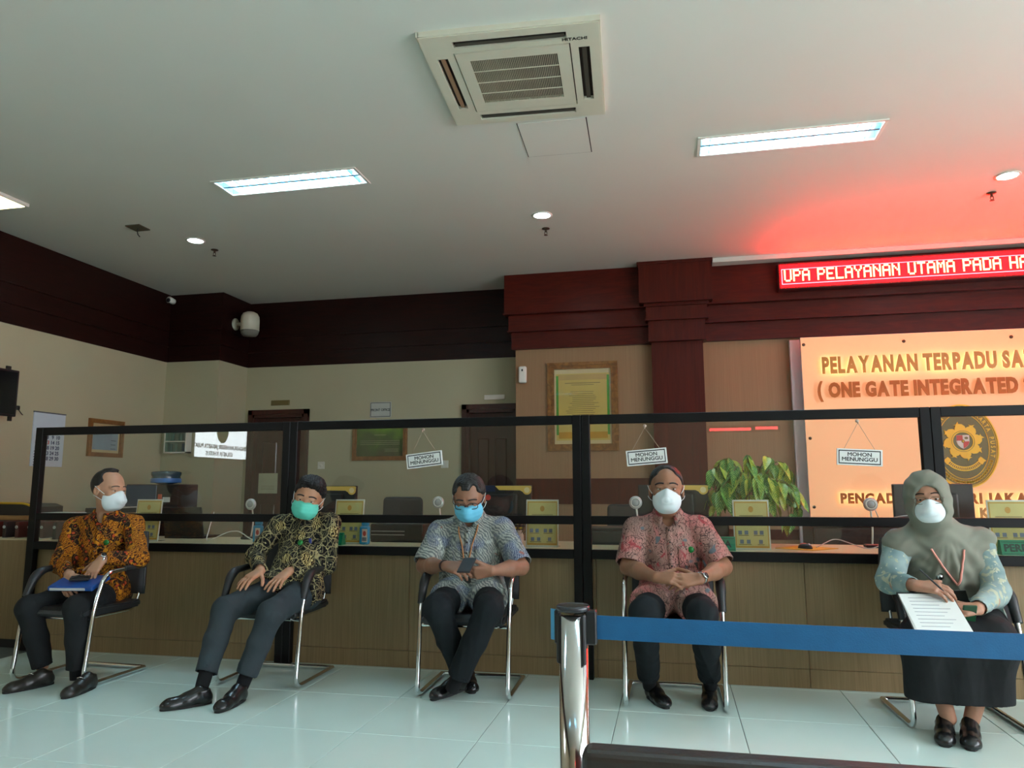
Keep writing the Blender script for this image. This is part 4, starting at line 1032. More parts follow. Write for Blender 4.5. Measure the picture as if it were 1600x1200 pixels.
def leaf_mesh(Ln, W, droop):
    v = []; f = []
    prof = [(0, 0.05), (0.06, 0.55), (0.16, 0.85), (0.3, 1.0), (0.48, 0.92), (0.66, 0.68), (0.82, 0.38), (0.93, 0.15), (1.0, 0.01)]
    for i, (s, wd) in enumerate(prof):
        y = Ln * s; z = -droop * Ln * s * s
        for k in (-1, -0.5, 0, 0.5, 1): v.append((k * W / 2 * wd, y - (0.03 * Ln if i == 0 and abs(k) == 1 else 0), z + abs(k) * 0.18 * W * wd))
    for i in range(len(prof) - 1):
        for k in range(4): f.append((i * 5 + k, i * 5 + k + 1, i * 5 + k + 6, i * 5 + k + 5))
    mb = MB(); mb.add(v, f, True); me = mb.mesh('leaf'); me.materials.append(M_leaf); return me
LM = [leaf_mesh(0.14, 0.066, 0.25), leaf_mesh(0.115, 0.056, 0.35), leaf_mesh(0.155, 0.07, 0.3)]
t = thing('pothos_plant', 'bushy variegated green and yellow plant on the counter', 'plant', (0.505, 5.16, CT))
MB().lathe([(0.0001, 0), (0.06, 0), (0.075, 0.11), (0.08, 0.12), (0.07, 0.12), (0.068, 0.105), (0.0001, 0.1)], n=22).build('pot', M_pot, t)
rnd = random.Random(11)
tips = []
for k in range(28):
    q = 2 * PI * k / 28 + rnd.uniform(-0.15, 0.15)
    rr = rnd.uniform(0.12, 0.30) if k % 2 else rnd.uniform(0.2, 0.30)
    x, y = rr * math.cos(q) * 1.0, rr * math.sin(q) * 0.5
    top = rnd.uniform(0.45, 0.635) - abs(x) * 0.22
    pts = [(0, 0, 0.1), (x * 0.25, y * 0.25, top * 0.75), (x * 0.7, y * 0.7, top), (x, y, top - 0.05), (x * 1.08, y * 1.08, top - rnd.uniform(0.15, 0.34))]
    pth = arc_path(pts, 0.12, 4)
    MB().tube(pth, 0.004, 5).build('stem', mat('brown_stem', srgb(112, 98, 44), 0.5), t)
    n = len(pth)
    for j in (n // 2, n // 2 + 2, n // 2 + 4, n // 2 + 6, n - 3, n - 1):
        if j < n: tips.append((Vector(pth[j]), q))
for (p, q) in tips:
    a = q + rnd.uniform(-1.0, 1.0)
    o = link('leaf', LM[rnd.randrange(3)], None, t, p)
    # leaf grows along +Y of its mesh: turn outwards and let it hang
    side = math.sin(a)
    yaw_ = a - PI / 2
    if rnd.random() < 0.55: yaw_ = PI + rnd.uniform(-0.9, 0.9)      # many leaves lean towards the hall
    o.rotation_euler = (math.radians(rnd.uniform(-78, -35)), rnd.uniform(-0.35, 0.35), yaw_)
    s = rnd.uniform(0.8, 1.15); o.scale = (s, s, s)
# ================================================================== CHAIRS
M_pad = mat('black_leatherette', (0.014, 0.015, 0.016), 0.45, var=0.2, bump=0.15, bscale=150)
M_backm = mat('dark_grey_mesh_back', (0.03, 0.03, 0.032), 0.6, bump=0.4, bscale=600)
def visitor_chair(x, y, label, rz=0.0, first=None):
    if first is not None:
        o = copy_tree(first); o.location = (x, y, 0); o.rotation_euler = (0, 0, rz); o['label'] = label; return o
    t = thing('visitor_chair', label, 'chair', (x, y, 0), rz, group='visitor chairs along the counter')
    HW = 0.255
    for s in (-1, 1):
        p = arc_path([(s * HW, 0.25, 0.0145), (s * HW, -0.25, 0.0145), (s * HW, -0.195, 0.47), (s * HW, -0.13, 0.645), (s * HW, 0.20, 0.66)], 0.075, 6)
        MB().tube(p, 0.0135, 10).build('side_frame', M_chrome, t)
        q = arc_path([(s * HW, -0.192, 0.50), (s * HW, -0.13, 0.645), (s * HW, 0.19, 0.66)], 0.12, 8)
        rr = [0.017 + 0.011 * math.sin(PI * min(1, 0.12 + 0.86 * i / (len(q) - 1))) for i in range(len(q))]
        MB().tube(q, rr, 10).build('armrest_pad', M_pad, t)
        MB().tube(arc_path([(s * HW, -0.205, 0.385), (s * 0.19, -0.2, 0.385), (s * 0.19, 0.2, 0.385), (s * 0.19, 0.25, 0.5), (s * 0.19, 0.262, 0.7)], 0.05), 0.010, 8).build('seat_rail', M_chrome, t)
    MB().tube(arc_path([(-HW, 0.2, 0.0145), (-HW, 0.25, 0.0145), (HW, 0.25, 0.0145), (HW, 0.2, 0.0145)], 0.03), 0.0135, 10).build('rear_bar', M_chrome, t)
    MB().tube([(-0.19, -0.2, 0.385), (0.19, -0.2, 0.385)], 0.010, 8).build('front_bar', M_chrome, t)
    se = MB(); n = 14                                               # seat cushion with a rolled front edge
    prof = [(-0.25, 0.395), (-0.262, 0.415), (-0.255, 0.435), (-0.22, 0.45), (-0.1, 0.448), (0.1, 0.44), (0.2, 0.445), (0.215, 0.43), (0.21, 0.4)]
    se.prism(prof, -0.235, 0.235, 'yz'); me = se.mesh('seat')
    bm = bmesh.new(); bm.from_mesh(me); bmesh.ops.bevel(bm, geom=[e for e in bm.edges if e.calc_face_angle(0) > 1.0], offset=0.012, segments=2, affect='EDGES'); bm.to_mesh(me); bm.free()
    link('seat', me, M_pad, t)
    v = []; f = []; nx, nz = 9, 8
    for side in (0, 1):
        for j in range(nz):
            for i in range(nx):
                u, w_ = i / (nx - 1) * 2 - 1, j / (nz - 1)
                wd = 0.225 * (1 - 0.12 * w_ ** 3)
                yy = 0.225 + 0.035 * w_ - 0.02 * (1 - u * u) * -1 - 0.012 * math.sin(PI * w_) + side * 0.022
                v.append((u * wd, yy, 0.48 + 0.38 * w_))
    for j in range(nz - 1):
        for i in range(nx - 1):
            a = j * nx + i; f.append((a, a + 1, a + nx + 1, a + nx)); b_ = a + nx * nz; f.append((b_, b_ + nx, b_ + nx + 1, b_ + 1))
    ring = [i for i in range(nx)] + [j * nx + nx - 1 for j in range(1, nz)] + [(nz - 1) * nx + i for i in range(nx - 2, -1, -1)] + [j * nx for j in range(nz - 2, 0, -1)]
    for k in range(len(ring)):
        a, b_ = ring[k], ring[(k + 1) % len(ring)]; f.append((a, a + nx * nz, b_ + nx * nz, b_))
    mb = MB(); mb.add(v, f, True); bo = mb.build('backrest', M_backm, t)
    eg = MB().tube([Vector(v[i]) + Vector((0, 0.011, 0)) for i in ring], 0.011, 6, closed=True); eg.build('backrest_edge', M_pad, bo)
    return t
c0 = visitor_chair(-3.62, 4.085, 'black and chrome visitor chair under the man in the orange shirt', math.radians(-2))
visitor_chair(-2.41, 4.30, 'black and chrome visitor chair under the man with the green mask', math.radians(1), c0)
visitor_chair(-1.166, 4.305, 'black and chrome visitor chair under the man with the phone', math.radians(1.5), c0)
visitor_chair(-0.02, 4.325, 'black and chrome visitor chair under the man with clasped hands', 0.0, c0)
visitor_chair(1.335, 4.26, 'black and chrome visitor chair under the woman', math.radians(2), c0)

# three of the arms have lost their pads and show bare chrome
def drop_pad(chair, sx):
    for o in [x for x in bpy.data.objects if x.parent == chair and x.name.startswith('armrest_pad')]:
        if o.data.vertices[0].co.x * sx > 0: bpy.data.objects.remove(o)
chairs = [x for x in bpy.data.objects if x.name.startswith('visitor_chair')]
near = lambda X: min(chairs, key=lambda o: abs(o.location.x - X))
for X, sx in ((-3.62, 1), (-1.166, 1), (-0.02, -1)):
    drop_pad(near(X), sx)
    MB().tube([(sx * 0.255, 0.02, 0.655), (sx * 0.255, 0.19, 0.66)], [0.017, 0.019], 10).build('armrest_stub', M_pad, near(X))

# ================================================================== BARRIER AND BENCH
M_steel = mat('polished_steel', (0.62, 0.61, 0.60), 0.10, 1.0, var=0.02)
M_belt = mat('blue_webbing', srgb(14, 92, 140), 0.55, var=0.06, scale=30, bump=0.1, bscale=300)
M_beltl = mat('light_blue_webbing', srgb(70, 150, 190), 0.5)
t = thing('barrier_post', 'polished steel barrier post with blue retractable belt', 'barrier', (-0.222, 1.66, 0))
MB().lathe([(0.0001, 0.0), (0.16, 0.0), (0.16, 0.012), (0.05, 0.03), (0.034, 0.035)], n=36).build('base', M_steel, t)
MB().lathe([(0.032, 0.03), (0.032, 0.875)], n=32).build('pole', M_steel, t)
MB().lathe([(0.033, 0.884), (0.037, 0.886), (0.037, 0.894), (0.034, 0.897), (0.0335, 0.8965), (0.032, 0.896), (0.0001, 0.8965)], n=32).build('cap', mat('smoky_black_cap', (0.03, 0.03, 0.034), 0.25), t)
for q in (200, 320):
    a = math.radians(q)
    R = Matrix.Rotation(a, 4, 'Z')
    s_ = MB(); s_.rbox(0.028, 0.0375, -0.006, 0.006, 0.775, 0.88, 0.004, 2, M=R); s_.build('belt_slot', M_dark, t)
for q in (0, 180):
    R = Matrix.Rotation(math.radians(q), 4, 'Z')
    MB().rbox(0.028, 0.052 if q == 0 else 0.040, -0.014, 0.014, 0.815, 0.887, 0.003, 1, M=R).build('belt_clip', M_dark, t)
v = []; n = 25
bl = MB(); x0, x1 = 0.05, 1.9
pts = [(x0 + (x1 - x0) * i / n, 0.045 * ((i / n) - 0.0) * 0.0 , -0.022 * math.sin(PI * i / n) * 0.35 - 0.0 * i) for i in range(n + 1)]
vv = []; ff = []
for i, (x, y, dz) in enumerate(pts):
    for (dy, z) in ((-0.0008, 0.876), (-0.0008, 0.826), (0.0008, 0.826), (0.0008, 0.876)): vv.append((x, y + dy, z + dz))
for i in range(n):
    for k in range(4): ff.append((i * 4 + k, i * 4 + (k + 1) % 4, i * 4 + 4 + (k + 1) % 4, i * 4 + 4 + k))
bl.add(vv, ff); bl.build('belt', M_belt, t)
lt = MB(); lt.prism([(-0.040, 0.012), (-0.0535, 0.022), (-0.0535, 0.024), (-0.040, 0.014)], 0.818, 0.884, 'xy'); lt.build('belt_tab', M_beltl, t)

M_bench = mat('dark_brown_vinyl', srgb(46, 38, 32), 0.4, var=0.1, bump=0.1, bscale=120)
t = thing('waiting_bench', 'dark brown padded waiting bench in the foreground', 'bench', (0.137, 1.10, 0))
MB().rbox(-0.30, 0.30, 0.19, 0.245, 0.43, 0.72, 0.016, 4).build('backrest', M_bench, t)
MB().rbox(-0.30, 0.30, -0.26, 0.20, 0.38, 0.44, 0.02, 3).build('seat', M_bench, t)
for x in (-0.26, 0.26):
    MB().tube(arc_path([(x, 0.26, 0.0), (x, 0.215, 0.40), (x, 0.23, 0.62)], 0.1), 0.016, 8).build('rear_leg', M_dark, t)
    MB().tube([(x, -0.22, 0.0), (x, -0.2, 0.4)], 0.016, 8).build('front_leg', M_dark, t)
# ================================================================== PEOPLE
class SDF:
    """signed distance field on a grid, filled shape by shape with smooth unions"""
    def __init__(s, lo, hi, h):
        s.lo = np.array(lo, np.float32); s.h = h
        s.n = [int(math.ceil((b - a) / h)) + 1 for a, b in zip(lo, hi)]
        s.D = np.full(s.n, 9.0, np.float32)
        s.ax = [(s.lo[i] + h * np.arange(s.n[i])).astype(np.float32) for i in range(3)]
    def win(s, lo, hi):
        sl = []
        for i in range(3):
            a = max(0, int(math.floor((lo[i] - s.lo[i]) / s.h))); b = min(s.n[i], int(math.ceil((hi[i] - s.lo[i]) / s.h)) + 1)
            if b <= a: return None, None
            sl.append(slice(a, b))
        X = s.ax[0][sl[0]][:, None, None]; Y = s.ax[1][sl[1]][None, :, None]; Z = s.ax[2][sl[2]][None, None, :]
        return tuple(sl), (X, Y, Z)
    def _put(s, sl, d, k, mode):
        a = s.D[sl]
        if mode == 'add':
            if k > 0:
                h = np.clip(0.5 + 0.5 * (a - d) / k, 0, 1); s.D[sl] = a * (1 - h) + d * h - k * h * (1 - h)
            else: s.D[sl] = np.minimum(a, d)
        else:
            d = -d
            if k > 0:
                h = np.clip(0.5 - 0.5 * (a - d) / k, 0, 1); s.D[sl] = a * (1 - h) + d * h + k * h * (1 - h)
            else: s.D[sl] = np.maximum(a, d)
    def cone(s, a, b, ra, rb, k=0.02, flat=None, capa=False, capb=False, mode='add'):
        a = np.array(a, np.float32); b = np.array(b, np.float32); R = max(ra, rb) / (flat[1] if flat and flat[1] < 1 else 1) if False else max(ra, rb)
        if flat and flat[1] > 1: R *= flat[1]
        p = R + k + 2 * s.h
        sl, P = s.win(np.minimum(a, b) - p, np.maximum(a, b) + p)
        if sl is None: return s
        ba = b - a; L2 = float(ba @ ba); L = math.sqrt(L2)
        q = [P[i] - a[i] for i in range(3)]
        t = (q[0] * ba[0] + q[1] * ba[1] + q[2] * ba[2]) / L2
        tc = np.clip(t, -9 if capa else 0, 9 if capb else 1)
        q = [q[i] - tc * ba[i] for i in range(3)]
        if flat:
            n = flat[0]; dn = (q[0] * n[0] + q[1] * n[1] + q[2] * n[2]) * (1.0 / flat[1] - 1)
            q = [q[i] + dn * n[i] for i in range(3)]
        d = np.sqrt(q[0] ** 2 + q[1] ** 2 + q[2] ** 2) - (ra + (rb - ra) * np.clip(tc, -0.3, 1.3))
        if capa: d = np.maximum(d, -t * L)
        if capb: d = np.maximum(d, (t - 1) * L)
        s._put(sl, d.astype(np.float32), k, mode); return s
    def ell(s, c, r, R=None, k=0.02, mode='add'):
        c = np.array(c, np.float32); m = max(r) + k + 2 * s.h
        sl, P = s.win(c - m, c + m)
        if sl is None: return s
        q = [P[i] - c[i] for i in range(3)]
        if R is None: R = np.eye(3)
        u = [(q[0] * R[j][0] + q[1] * R[j][1] + q[2] * R[j][2]) / r[j] for j in range(3)]
        k0 = np.sqrt(u[0] ** 2 + u[1] ** 2 + u[2] ** 2)
        u2 = [u[j] / r[j] for j in range(3)]
        k1 = np.sqrt(u2[0] ** 2 + u2[1] ** 2 + u2[2] ** 2) + 1e-6
        d = k0 * (k0 - 1) / k1
        s._put(sl, d.astype(np.float32), k, mode); return s
    def half(s, p, n, k=0.0):
        """keep only the side that n points away from: dot(x - p, n) <= 0"""
        d = (s.ax[0][:, None, None] - p[0]) * n[0] + (s.ax[1][None, :, None] - p[1]) * n[1] + (s.ax[2][None, None, :] - p[2]) * n[2]
        s.D = np.maximum(s.D, d.astype(np.float32)) if k == 0 else s.D
        if k:
            h = np.clip(0.5 - 0.5 * (s.D - d) / k, 0, 1); s.D = (s.D * (1 - h) + d * h + k * h * (1 - h)).astype(np.float32)
        return s
    def nets(s):
        D = s.D; D[0] = D[-1] = 1; D[:, 0] = D[:, -1] = 1; D[:, :, 0] = D[:, :, -1] = 1
        I = D < 0; nx, ny, nz = D.shape
        cnt = np.zeros((nx - 1, ny - 1, nz - 1), np.int8)
        for dx in (0, 1):
            for dy in (0, 1):
                for dz in (0, 1): cnt += I[dx:nx - 1 + dx, dy:ny - 1 + dy, dz:nz - 1 + dz]
        C = np.argwhere((cnt > 0) & (cnt < 8))
        ID = np.full(cnt.shape, -1, np.int32); ID[C[:, 0], C[:, 1], C[:, 2]] = np.arange(len(C))
        acc = np.zeros((len(C), 3)); num = np.zeros(len(C))
        cor = [(x, y, z) for x in (0, 1) for y in (0, 1) for z in (0, 1)]
        val = {c: D[C[:, 0] + c[0], C[:, 1] + c[1], C[:, 2] + c[2]] for c in cor}
        for a in cor:
            for ax in range(3):
                if a[ax] == 0:
                    b = list(a); b[ax] = 1; b = tuple(b)
                    va, vb = val[a], val[b]; m = (va < 0) != (vb < 0)
                    t = np.where(m, va / np.where(m, va - vb, 1), 0)
                    for i in range(3): acc[:, i] += np.where(m, a[i] + (t if i == ax else 0), 0)
                    num += m
        V = (C + acc / num[:, None]) * s.h + s.lo
        Q = []
        for ax in range(3):
            o = [1, 1, 1]; o[ax] = 0
            sl0 = [slice(1, -1)] * 3; sl0[ax] = slice(0, -1); sl1 = list(sl0); sl1[ax] = slice(1, None)
            a, b = I[tuple(sl0)], I[tuple(sl1)]
            E = np.argwhere(a != b) + np.array(o)
            sgn = I[E[:, 0], E[:, 1], E[:, 2]]
            u, v = [(1, 2), (2, 0), (0, 1)][ax]
            def cell(du, dv):
                e = E.copy(); e[:, u] += du; e[:, v] += dv; return ID[e[:, 0], e[:, 1], e[:, 2]]
            q = np.stack([cell(-1, -1), cell(0, -1), cell(0, 0), cell(-1, 0)], 1)
            q[~sgn] = q[~sgn][:, ::-1]
            Q.append(q)
        return V, np.concatenate(Q)
def smooth_mesh(V, Q, it=1, lam=0.5):
    for _ in range(it):
        S = np.zeros_like(V); n = np.zeros(len(V))
        for i in range(4):
            a, b = Q[:, i], Q[:, (i + 1) % 4]
            np.add.at(S, a, V[b]); np.add.at(n, a, 1)
            np.add.at(S, b, V[a]); np.add.at(n, b, 1)
        V = V + lam * (S / np.maximum(n, 1)[:, None] - V)
    return V
def normals(V, Q):
    N = np.zeros_like(V); n = np.cross(V[Q[:, 2]] - V[Q[:, 0]], V[Q[:, 3]] - V[Q[:, 1]])
    for i in range(4): np.add.at(N, Q[:, i], n)
    return N / (np.linalg.norm(N, axis=1)[:, None] + 1e-9)
def npmesh(name, V, Q):
    me = bpy.data.meshes.new(name)
    me.vertices.add(len(V)); me.vertices.foreach_set('co', np.ascontiguousarray(V, np.float32).ravel())
    me.loops.add(len(Q) * 4); me.loops.foreach_set('vertex_index', np.ascontiguousarray(Q, np.int32).ravel())
    me.polygons.add(len(Q)); me.polygons.foreach_set('loop_start', np.arange(0, len(Q) * 4, 4, dtype=np.int32))
    me.polygons.foreach_set('loop_total', np.full(len(Q), 4, np.int32))
    me.polygons.foreach_set('use_smooth', np.ones(len(Q), bool))
    me.update(calc_edges=True); return me
def sdf_obj(name, F, m, parent, origin, smooth=1, fold=None):
    V, Q = F.nets()
    V = smooth_mesh(V, Q, smooth)
    if fold is not None: V = V + normals(V, Q) * fold(V)[:, None]
    return link(name, npmesh(name, V - np.array(origin), Q), m, parent)
def folds(amp, fr, seed, stretch=(1, 1, 1)):
    """soft cloth creases: a few warped sine waves"""
    rg = np.random.RandomState(seed)
    W = [(rg.normal(size=3), rg.uniform(0, 6.28), rg.normal(size=3), rg.uniform(0, 6.28)) for _ in range(5)]
    st = np.array(stretch)
    def f(V):
        P = V * st; out = np.zeros(len(V))
        for i, (d, p, d2, p2) in enumerate(W):
            d = d / np.linalg.norm(d); d2 = d2 / np.linalg.norm(d2)
            w_ = np.sin(P @ d2 * fr * 0.45 + p2) * 1.4
            out += (1 - np.abs(np.sin(P @ d * fr * (0.6 + 0.25 * i) + p + w_))) ** 2 / (1 + 0.4 * i)
        return amp * (out / 2.2 - 0.5)
    return f
V3 = lambda *a: np.array(a, float)
def unit(v): v = np.array(v, float); return v / np.linalg.norm(v)

def hand_shapes(w_, d, n, side, curl=(0.25, 0.35, 0.25), spread=0.07, sc=1.0, thumb=(0.55, 0.75, -0.3), tb=0.25, curls=None):
    """cones of a hand: wrist w_, fingers along d, back of the hand towards n, side +1 left -1 right"""
    d = unit(d); n = unit(np.array(n) - d * (np.array(n) @ d)); lat = np.cross(n, d) * (1 if side < 0 else -1)
    P = lambda a, b, c: w_ + sc * (d * a + lat * b + n * c)
    rot = lambda v, ax, q: v * math.cos(q) + np.cross(ax, v) * math.sin(q) + ax * (ax @ v) * (1 - math.cos(q))
    out = []; ks = [(0.090, 0.030), (0.094, 0.010), (0.090, -0.010), (0.082, -0.028)]
    for (a, b) in ks: out.append((P(0.0, b * 0.62, 0), P(a, b, 0.002), 0.0155 * sc, 0.0125 * sc, 0.012))
    ln = [(0.040, 0.026, 0.020), (0.045, 0.029, 0.021), (0.042, 0.027, 0.021), (0.033, 0.020, 0.018)]
    bax = np.cross(d, n)
    for i, ((a, b), L) in enumerate(zip(ks, ln)):
        q = rot(d, n, (1 if side < 0 else -1) * spread * (1.5 - i) ) 
        p = P(a, b, 0.0); r = [0.0098, 0.0092, 0.0083, 0.0070]
        if i == 3: r = [x * 0.88 for x in r]
        cc = curls[i] if curls else curl
        ax = np.cross(q, n); ax = unit(ax)
        for j in range(3):
            q = rot(q, ax, -cc[j])
            p2 = p + q * L[j] * sc
            out.append((p, p2, r[j] * sc, r[j + 1] * sc, 0.004)); p = p2
    p = P(0.022, 0.026, -0.006); q = unit(d * thumb[0] + lat * thumb[1] + n * thumb[2])
    for j, L in enumerate((0.046, 0.032, 0.026)):
        p2 = p + q * L * sc; out.append((p, p2, (0.0145, 0.0115, 0.0105)[j] * sc, (0.0118, 0.0105, 0.0085)[j] * sc, 0.008 if j == 0 else 0.004)); p = p2
        q = unit(q + d * tb)
    return out

class Head:
    def __init__(s, c, yaw, pitch, roll, sc=1.0):
        """yaw turns towards +X (image right), pitch up, roll tips the crown towards -X"""
        f = V3(math.sin(yaw) * math.cos(pitch), -math.cos(yaw) * math.cos(pitch), math.sin(pitch))
        l0 = unit(np.cross(V3(0, 0, 1), f))            # person's left
        u0 = np.cross(f, l0)
        s.l = l0 * math.cos(roll) + u0 * math.sin(roll); s.u = u0 * math.cos(roll) - l0 * math.sin(roll); s.f = f
        s.c = np.array(c, float); s.sc = sc; s.R = np.array([s.f, s.l, s.u])
    def p(s, f, l, u): return s.c + s.sc * (s.f * f + s.l * l * 1.05 + s.u * u)
    def mat4(s):
        return Matrix(((s.f[0], s.l[0], s.u[0], s.c[0]), (s.f[1], s.l[1], s.u[1], s.c[1]), (s.f[2], s.l[2], s.u[2], s.c[2]), (0, 0, 0, 1)))
    def e(s, F, c, r, k=0.015, mode='add'):
        F.ell(s.p(*c), [r[0] * s.sc, r[1] * s.sc * 1.05, r[2] * s.sc], s.R, k, mode)
    def build(s, F, neck_base, nr=0.056):
        e = s.e
        e(F, (-0.012, 0, 0.034), (0.098, 0.077, 0.089)); e(F, (0.020, 0, -0.012), (0.074, 0.067, 0.092), 0.02)
        e(F, (0.022, 0, -0.068), (0.064, 0.056, 0.050), 0.02); e(F, (0.062, 0, -0.098), (0.022, 0.026, 0.02), 0.02)
        for q in (-1, 1):
            e(F, (0.058, q * 0.040, -0.026), (0.028, 0.024, 0.022), 0.015)
            F.cone(s.p(0.086, q * 0.012, 0.024), s.p(0.070, q * 0.050, 0.022), 0.010, 0.009, 0.012)
            e(F, (-0.008, q * 0.080, -0.008), (0.022, 0.009, 0.033), 0.006)
        F.cone(s.p(0.086, 0, 0.008), s.p(0.107, 0, -0.036), 0.009, 0.0125, 0.010)
        for q in (-1, 1): e(F, (0.096, q * 0.013, -0.042), (0.012, 0.009, 0.009), 0.008)
        for q in (-1, 1): e(F, (0.104, q * 0.032, 0.002), (0.020, 0.018, 0.011), 0.010, 'cut')
        for q in (-1, 1): e(F, (0.0795, q * 0.032, 0.010), (0.014, 0.019, 0.008), 0.006); e(F, (0.0795, q * 0.032, -0.012), (0.012, 0.018, 0.006), 0.006)
        for q in (-1, 1): e(F, (-0.002, q * 0.0885, -0.006), (0.010, 0.005, 0.018), 0.004, 'cut')
        F.cone(s.p(-0.018, 0, -0.045), neck_base, nr * 0.98, nr * 1.06, 0.03)
        F.cone(s.p(0.015, 0, -0.085), np.array(neck_base) + s.f * 0.01, nr * 0.75, nr * 0.85, 0.03)
    def grid(s, h=0.0028, m=0.165, down=0.17):
        return SDF(s.c - np.array([m, m, down]), s.c + np.array([m, m, m]), h)

M_eye = mat('eye_white', srgb(206, 196, 188), 0.25, var=0.01)
M_iris = mat('dark_iris', (0.012, 0.008, 0.006), 0.15)
def face_parts(root, H, origin, brow, hairm, eyes=0.8, browdz=0.0):
    M = Matrix.Translation(-Vector(origin)) @ H.mat4()
    for q in (-1, 1):
        c = Vector((0.0755, q * 0.0336, 0.0)) * H.sc
        e = MB().lathe([(0.0001, -0.012), (0.0075, -0.009), (0.0115, -0.003), (0.0115, 0.003), (0.0075, 0.009), (0.0001, 0.012)], n=14, M=Matrix.Diagonal((1.0, 1.2, 0.62 * eyes)))
        e.v = [M @ (c + Vector(v) * H.sc) for v in e.v]; eo = e.build('eye', M_eye, root)
        i = MB().lathe([(0.0001, -0.0066), (0.0045, -0.005), (0.0066, 0), (0.0045, 0.005), (0.0001, 0.0066)], n=12, M=Matrix.Diagonal((0.9, 1, 0.85 * eyes)))
        i.v = [M @ (c + Vector((0.0075, 0, 0)) * H.sc + Vector(v) * H.sc) for v in i.v]; i.build('iris', M_iris, eo)
        pts = [(0.0955, q * 0.013, 0.0275 + browdz), (0.0945, q * 0.026, 0.0310 + browdz), (0.0865, q * 0.041, 0.030 + browdz), (0.074, q * 0.054, 0.022 + browdz)]
        b_ = MB().tube([M @ (Vector((p[0], p[1] * 1.05, p[2])) * H.sc) for p in arc_path(pts, 0.02, 3)], [0.0036 * brow] * 3 + [0.0042 * brow] * 4 + [0.0022 * brow] * 3 if False else 0.0036 * brow, 6)
        b_.build('eyebrow', hairm, root)
def ear_loops(root, H, origin, m, low=-0.062, r=0.0016, hi=-0.022):
    M = Matrix.Translation(-Vector(origin)) @ H.mat4()
    for q in (-1, 1):
        for (a, z) in (((0.048, q * 0.070, hi), 0.022), ((0.036, q * 0.066, low), -0.032)):
            pts = [a, (0.02, q * 0.084, (a[2] + z) / 2), (-0.014, q * 0.090, z)]
            MB().tube([M @ (Vector((p[0], p[1] * 1.05, p[2])) * H.sc) for p in arc_path(pts, 0.03, 4)], r, 5).build('ear_loop', m, root)
def mask_kf(H, m, parent, origin):
    """folded boat shaped mask: wide middle ridge, sloping top and bottom"""
    F = H.grid(0.0026)
    H.e(F, (0.042, 0, -0.058), (0.080, 0.070, 0.072), 0.0)
    F.cone(H.p(0.104, 0, -0.008), H.p(0.122, 0, -0.056), 0.012, 0.016, 0.025)
    F.cone(H.p(0.113, -0.018, -0.058), H.p(0.113, 0.018, -0.058), 0.016, 0.016, 0.02)
    F.half(H.p(0.030, 0, 0), -H.f)
    for q in (-1, 1): F.half(H.p(0.10, 0, 0.006), unit(H.u * 1.0 + H.l * q * 0.42 + H.f * 0.0), 0.006)
    F.half(H.p(0.05, 0, -0.124), -unit(H.u * 1.0 - H.f * 0.30), 0.01)
    F.cone(H.p(0.135, -0.12, -0.0585), H.p(0.135, 0.12, -0.0585), 0.003, 0.003, 0.006) if False else None
    G = H.grid(0.0026)
    return sdf_obj('face_mask', F, m, parent, origin, 1)
def mask_surgical(H, m, parent, origin):
    F = H.grid(0.0026)
    H.e(F, (0.040, 0, -0.052), (0.076, 0.076, 0.074), 0.0)
    F.cone(H.p(0.100, 0, -0.010), H.p(0.108, 0, -0.06), 0.014, 0.020, 0.03)
    F.half(H.p(0.034, 0, 0), -unit(H.f + H.u * 0.1))
    F.half(H.p(0.09, 0, -0.006), unit(H.u + H.f * 0.15), 0.006)
    F.half(H.p(0.05, 0, -0.118), -unit(H.u - H.f * 0.2), 0.008)
    def pleat(V):
        z = (V - H.c) @ H.u / H.sc
        return 0.0022 * np.abs(((z + 0.11) / 0.024) % 1.0 - 0.35)
    return sdf_obj('face_mask', F, m, parent, origin, 1, pleat)
def hair_cap(H, m, parent, origin, style, amp=0.004, infl=1.0):
    F = H.grid(0.003)
    t = 0.009 * infl
    H.e(F, (-0.014, 0, 0.036), (0.099 + t, 0.078 + t, 0.090 + t), 0.0)
    front, back, sl = style['front'], style['back'], None
    # hairline plane through the forehead and the nape
    a = H.p(front[0], 0, front[1]); b_ = H.p(back[0], 0, back[1])
    dr = unit(a - b_); nn = unit(np.cross(dr, H.l)); nn = nn if nn @ H.u < 0 else -nn
    for c, r in style.get('add', []): H.e(F, c, r, 0.03)
    F.half(a, nn, 0.012)
    for c, r in style.get('cut', []): H.e(F, c, r, 0.012, 'cut')
    for q in (-1, 1): H.e(F, (-0.002, q * 0.088, -0.012), (0.026, 0.022, 0.036), 0.004, 'cut')
    rg = np.random.RandomState(3)
    def f(V):
        P = (V - H.c) @ H.R.T
        s_ = np.sin(P[:, 0] * 420 + np.sin(P[:, 1] * 90) * 3) * np.sin(P[:, 1] * 230 + P[:, 2] * 160) + 0.6 * np.sin(P[:, 1] * 160 + P[:, 0] * 60 + 1.0)
        return amp * 0.4 * s_
    return sdf_obj('hair', F, m, parent, origin, 1, f)
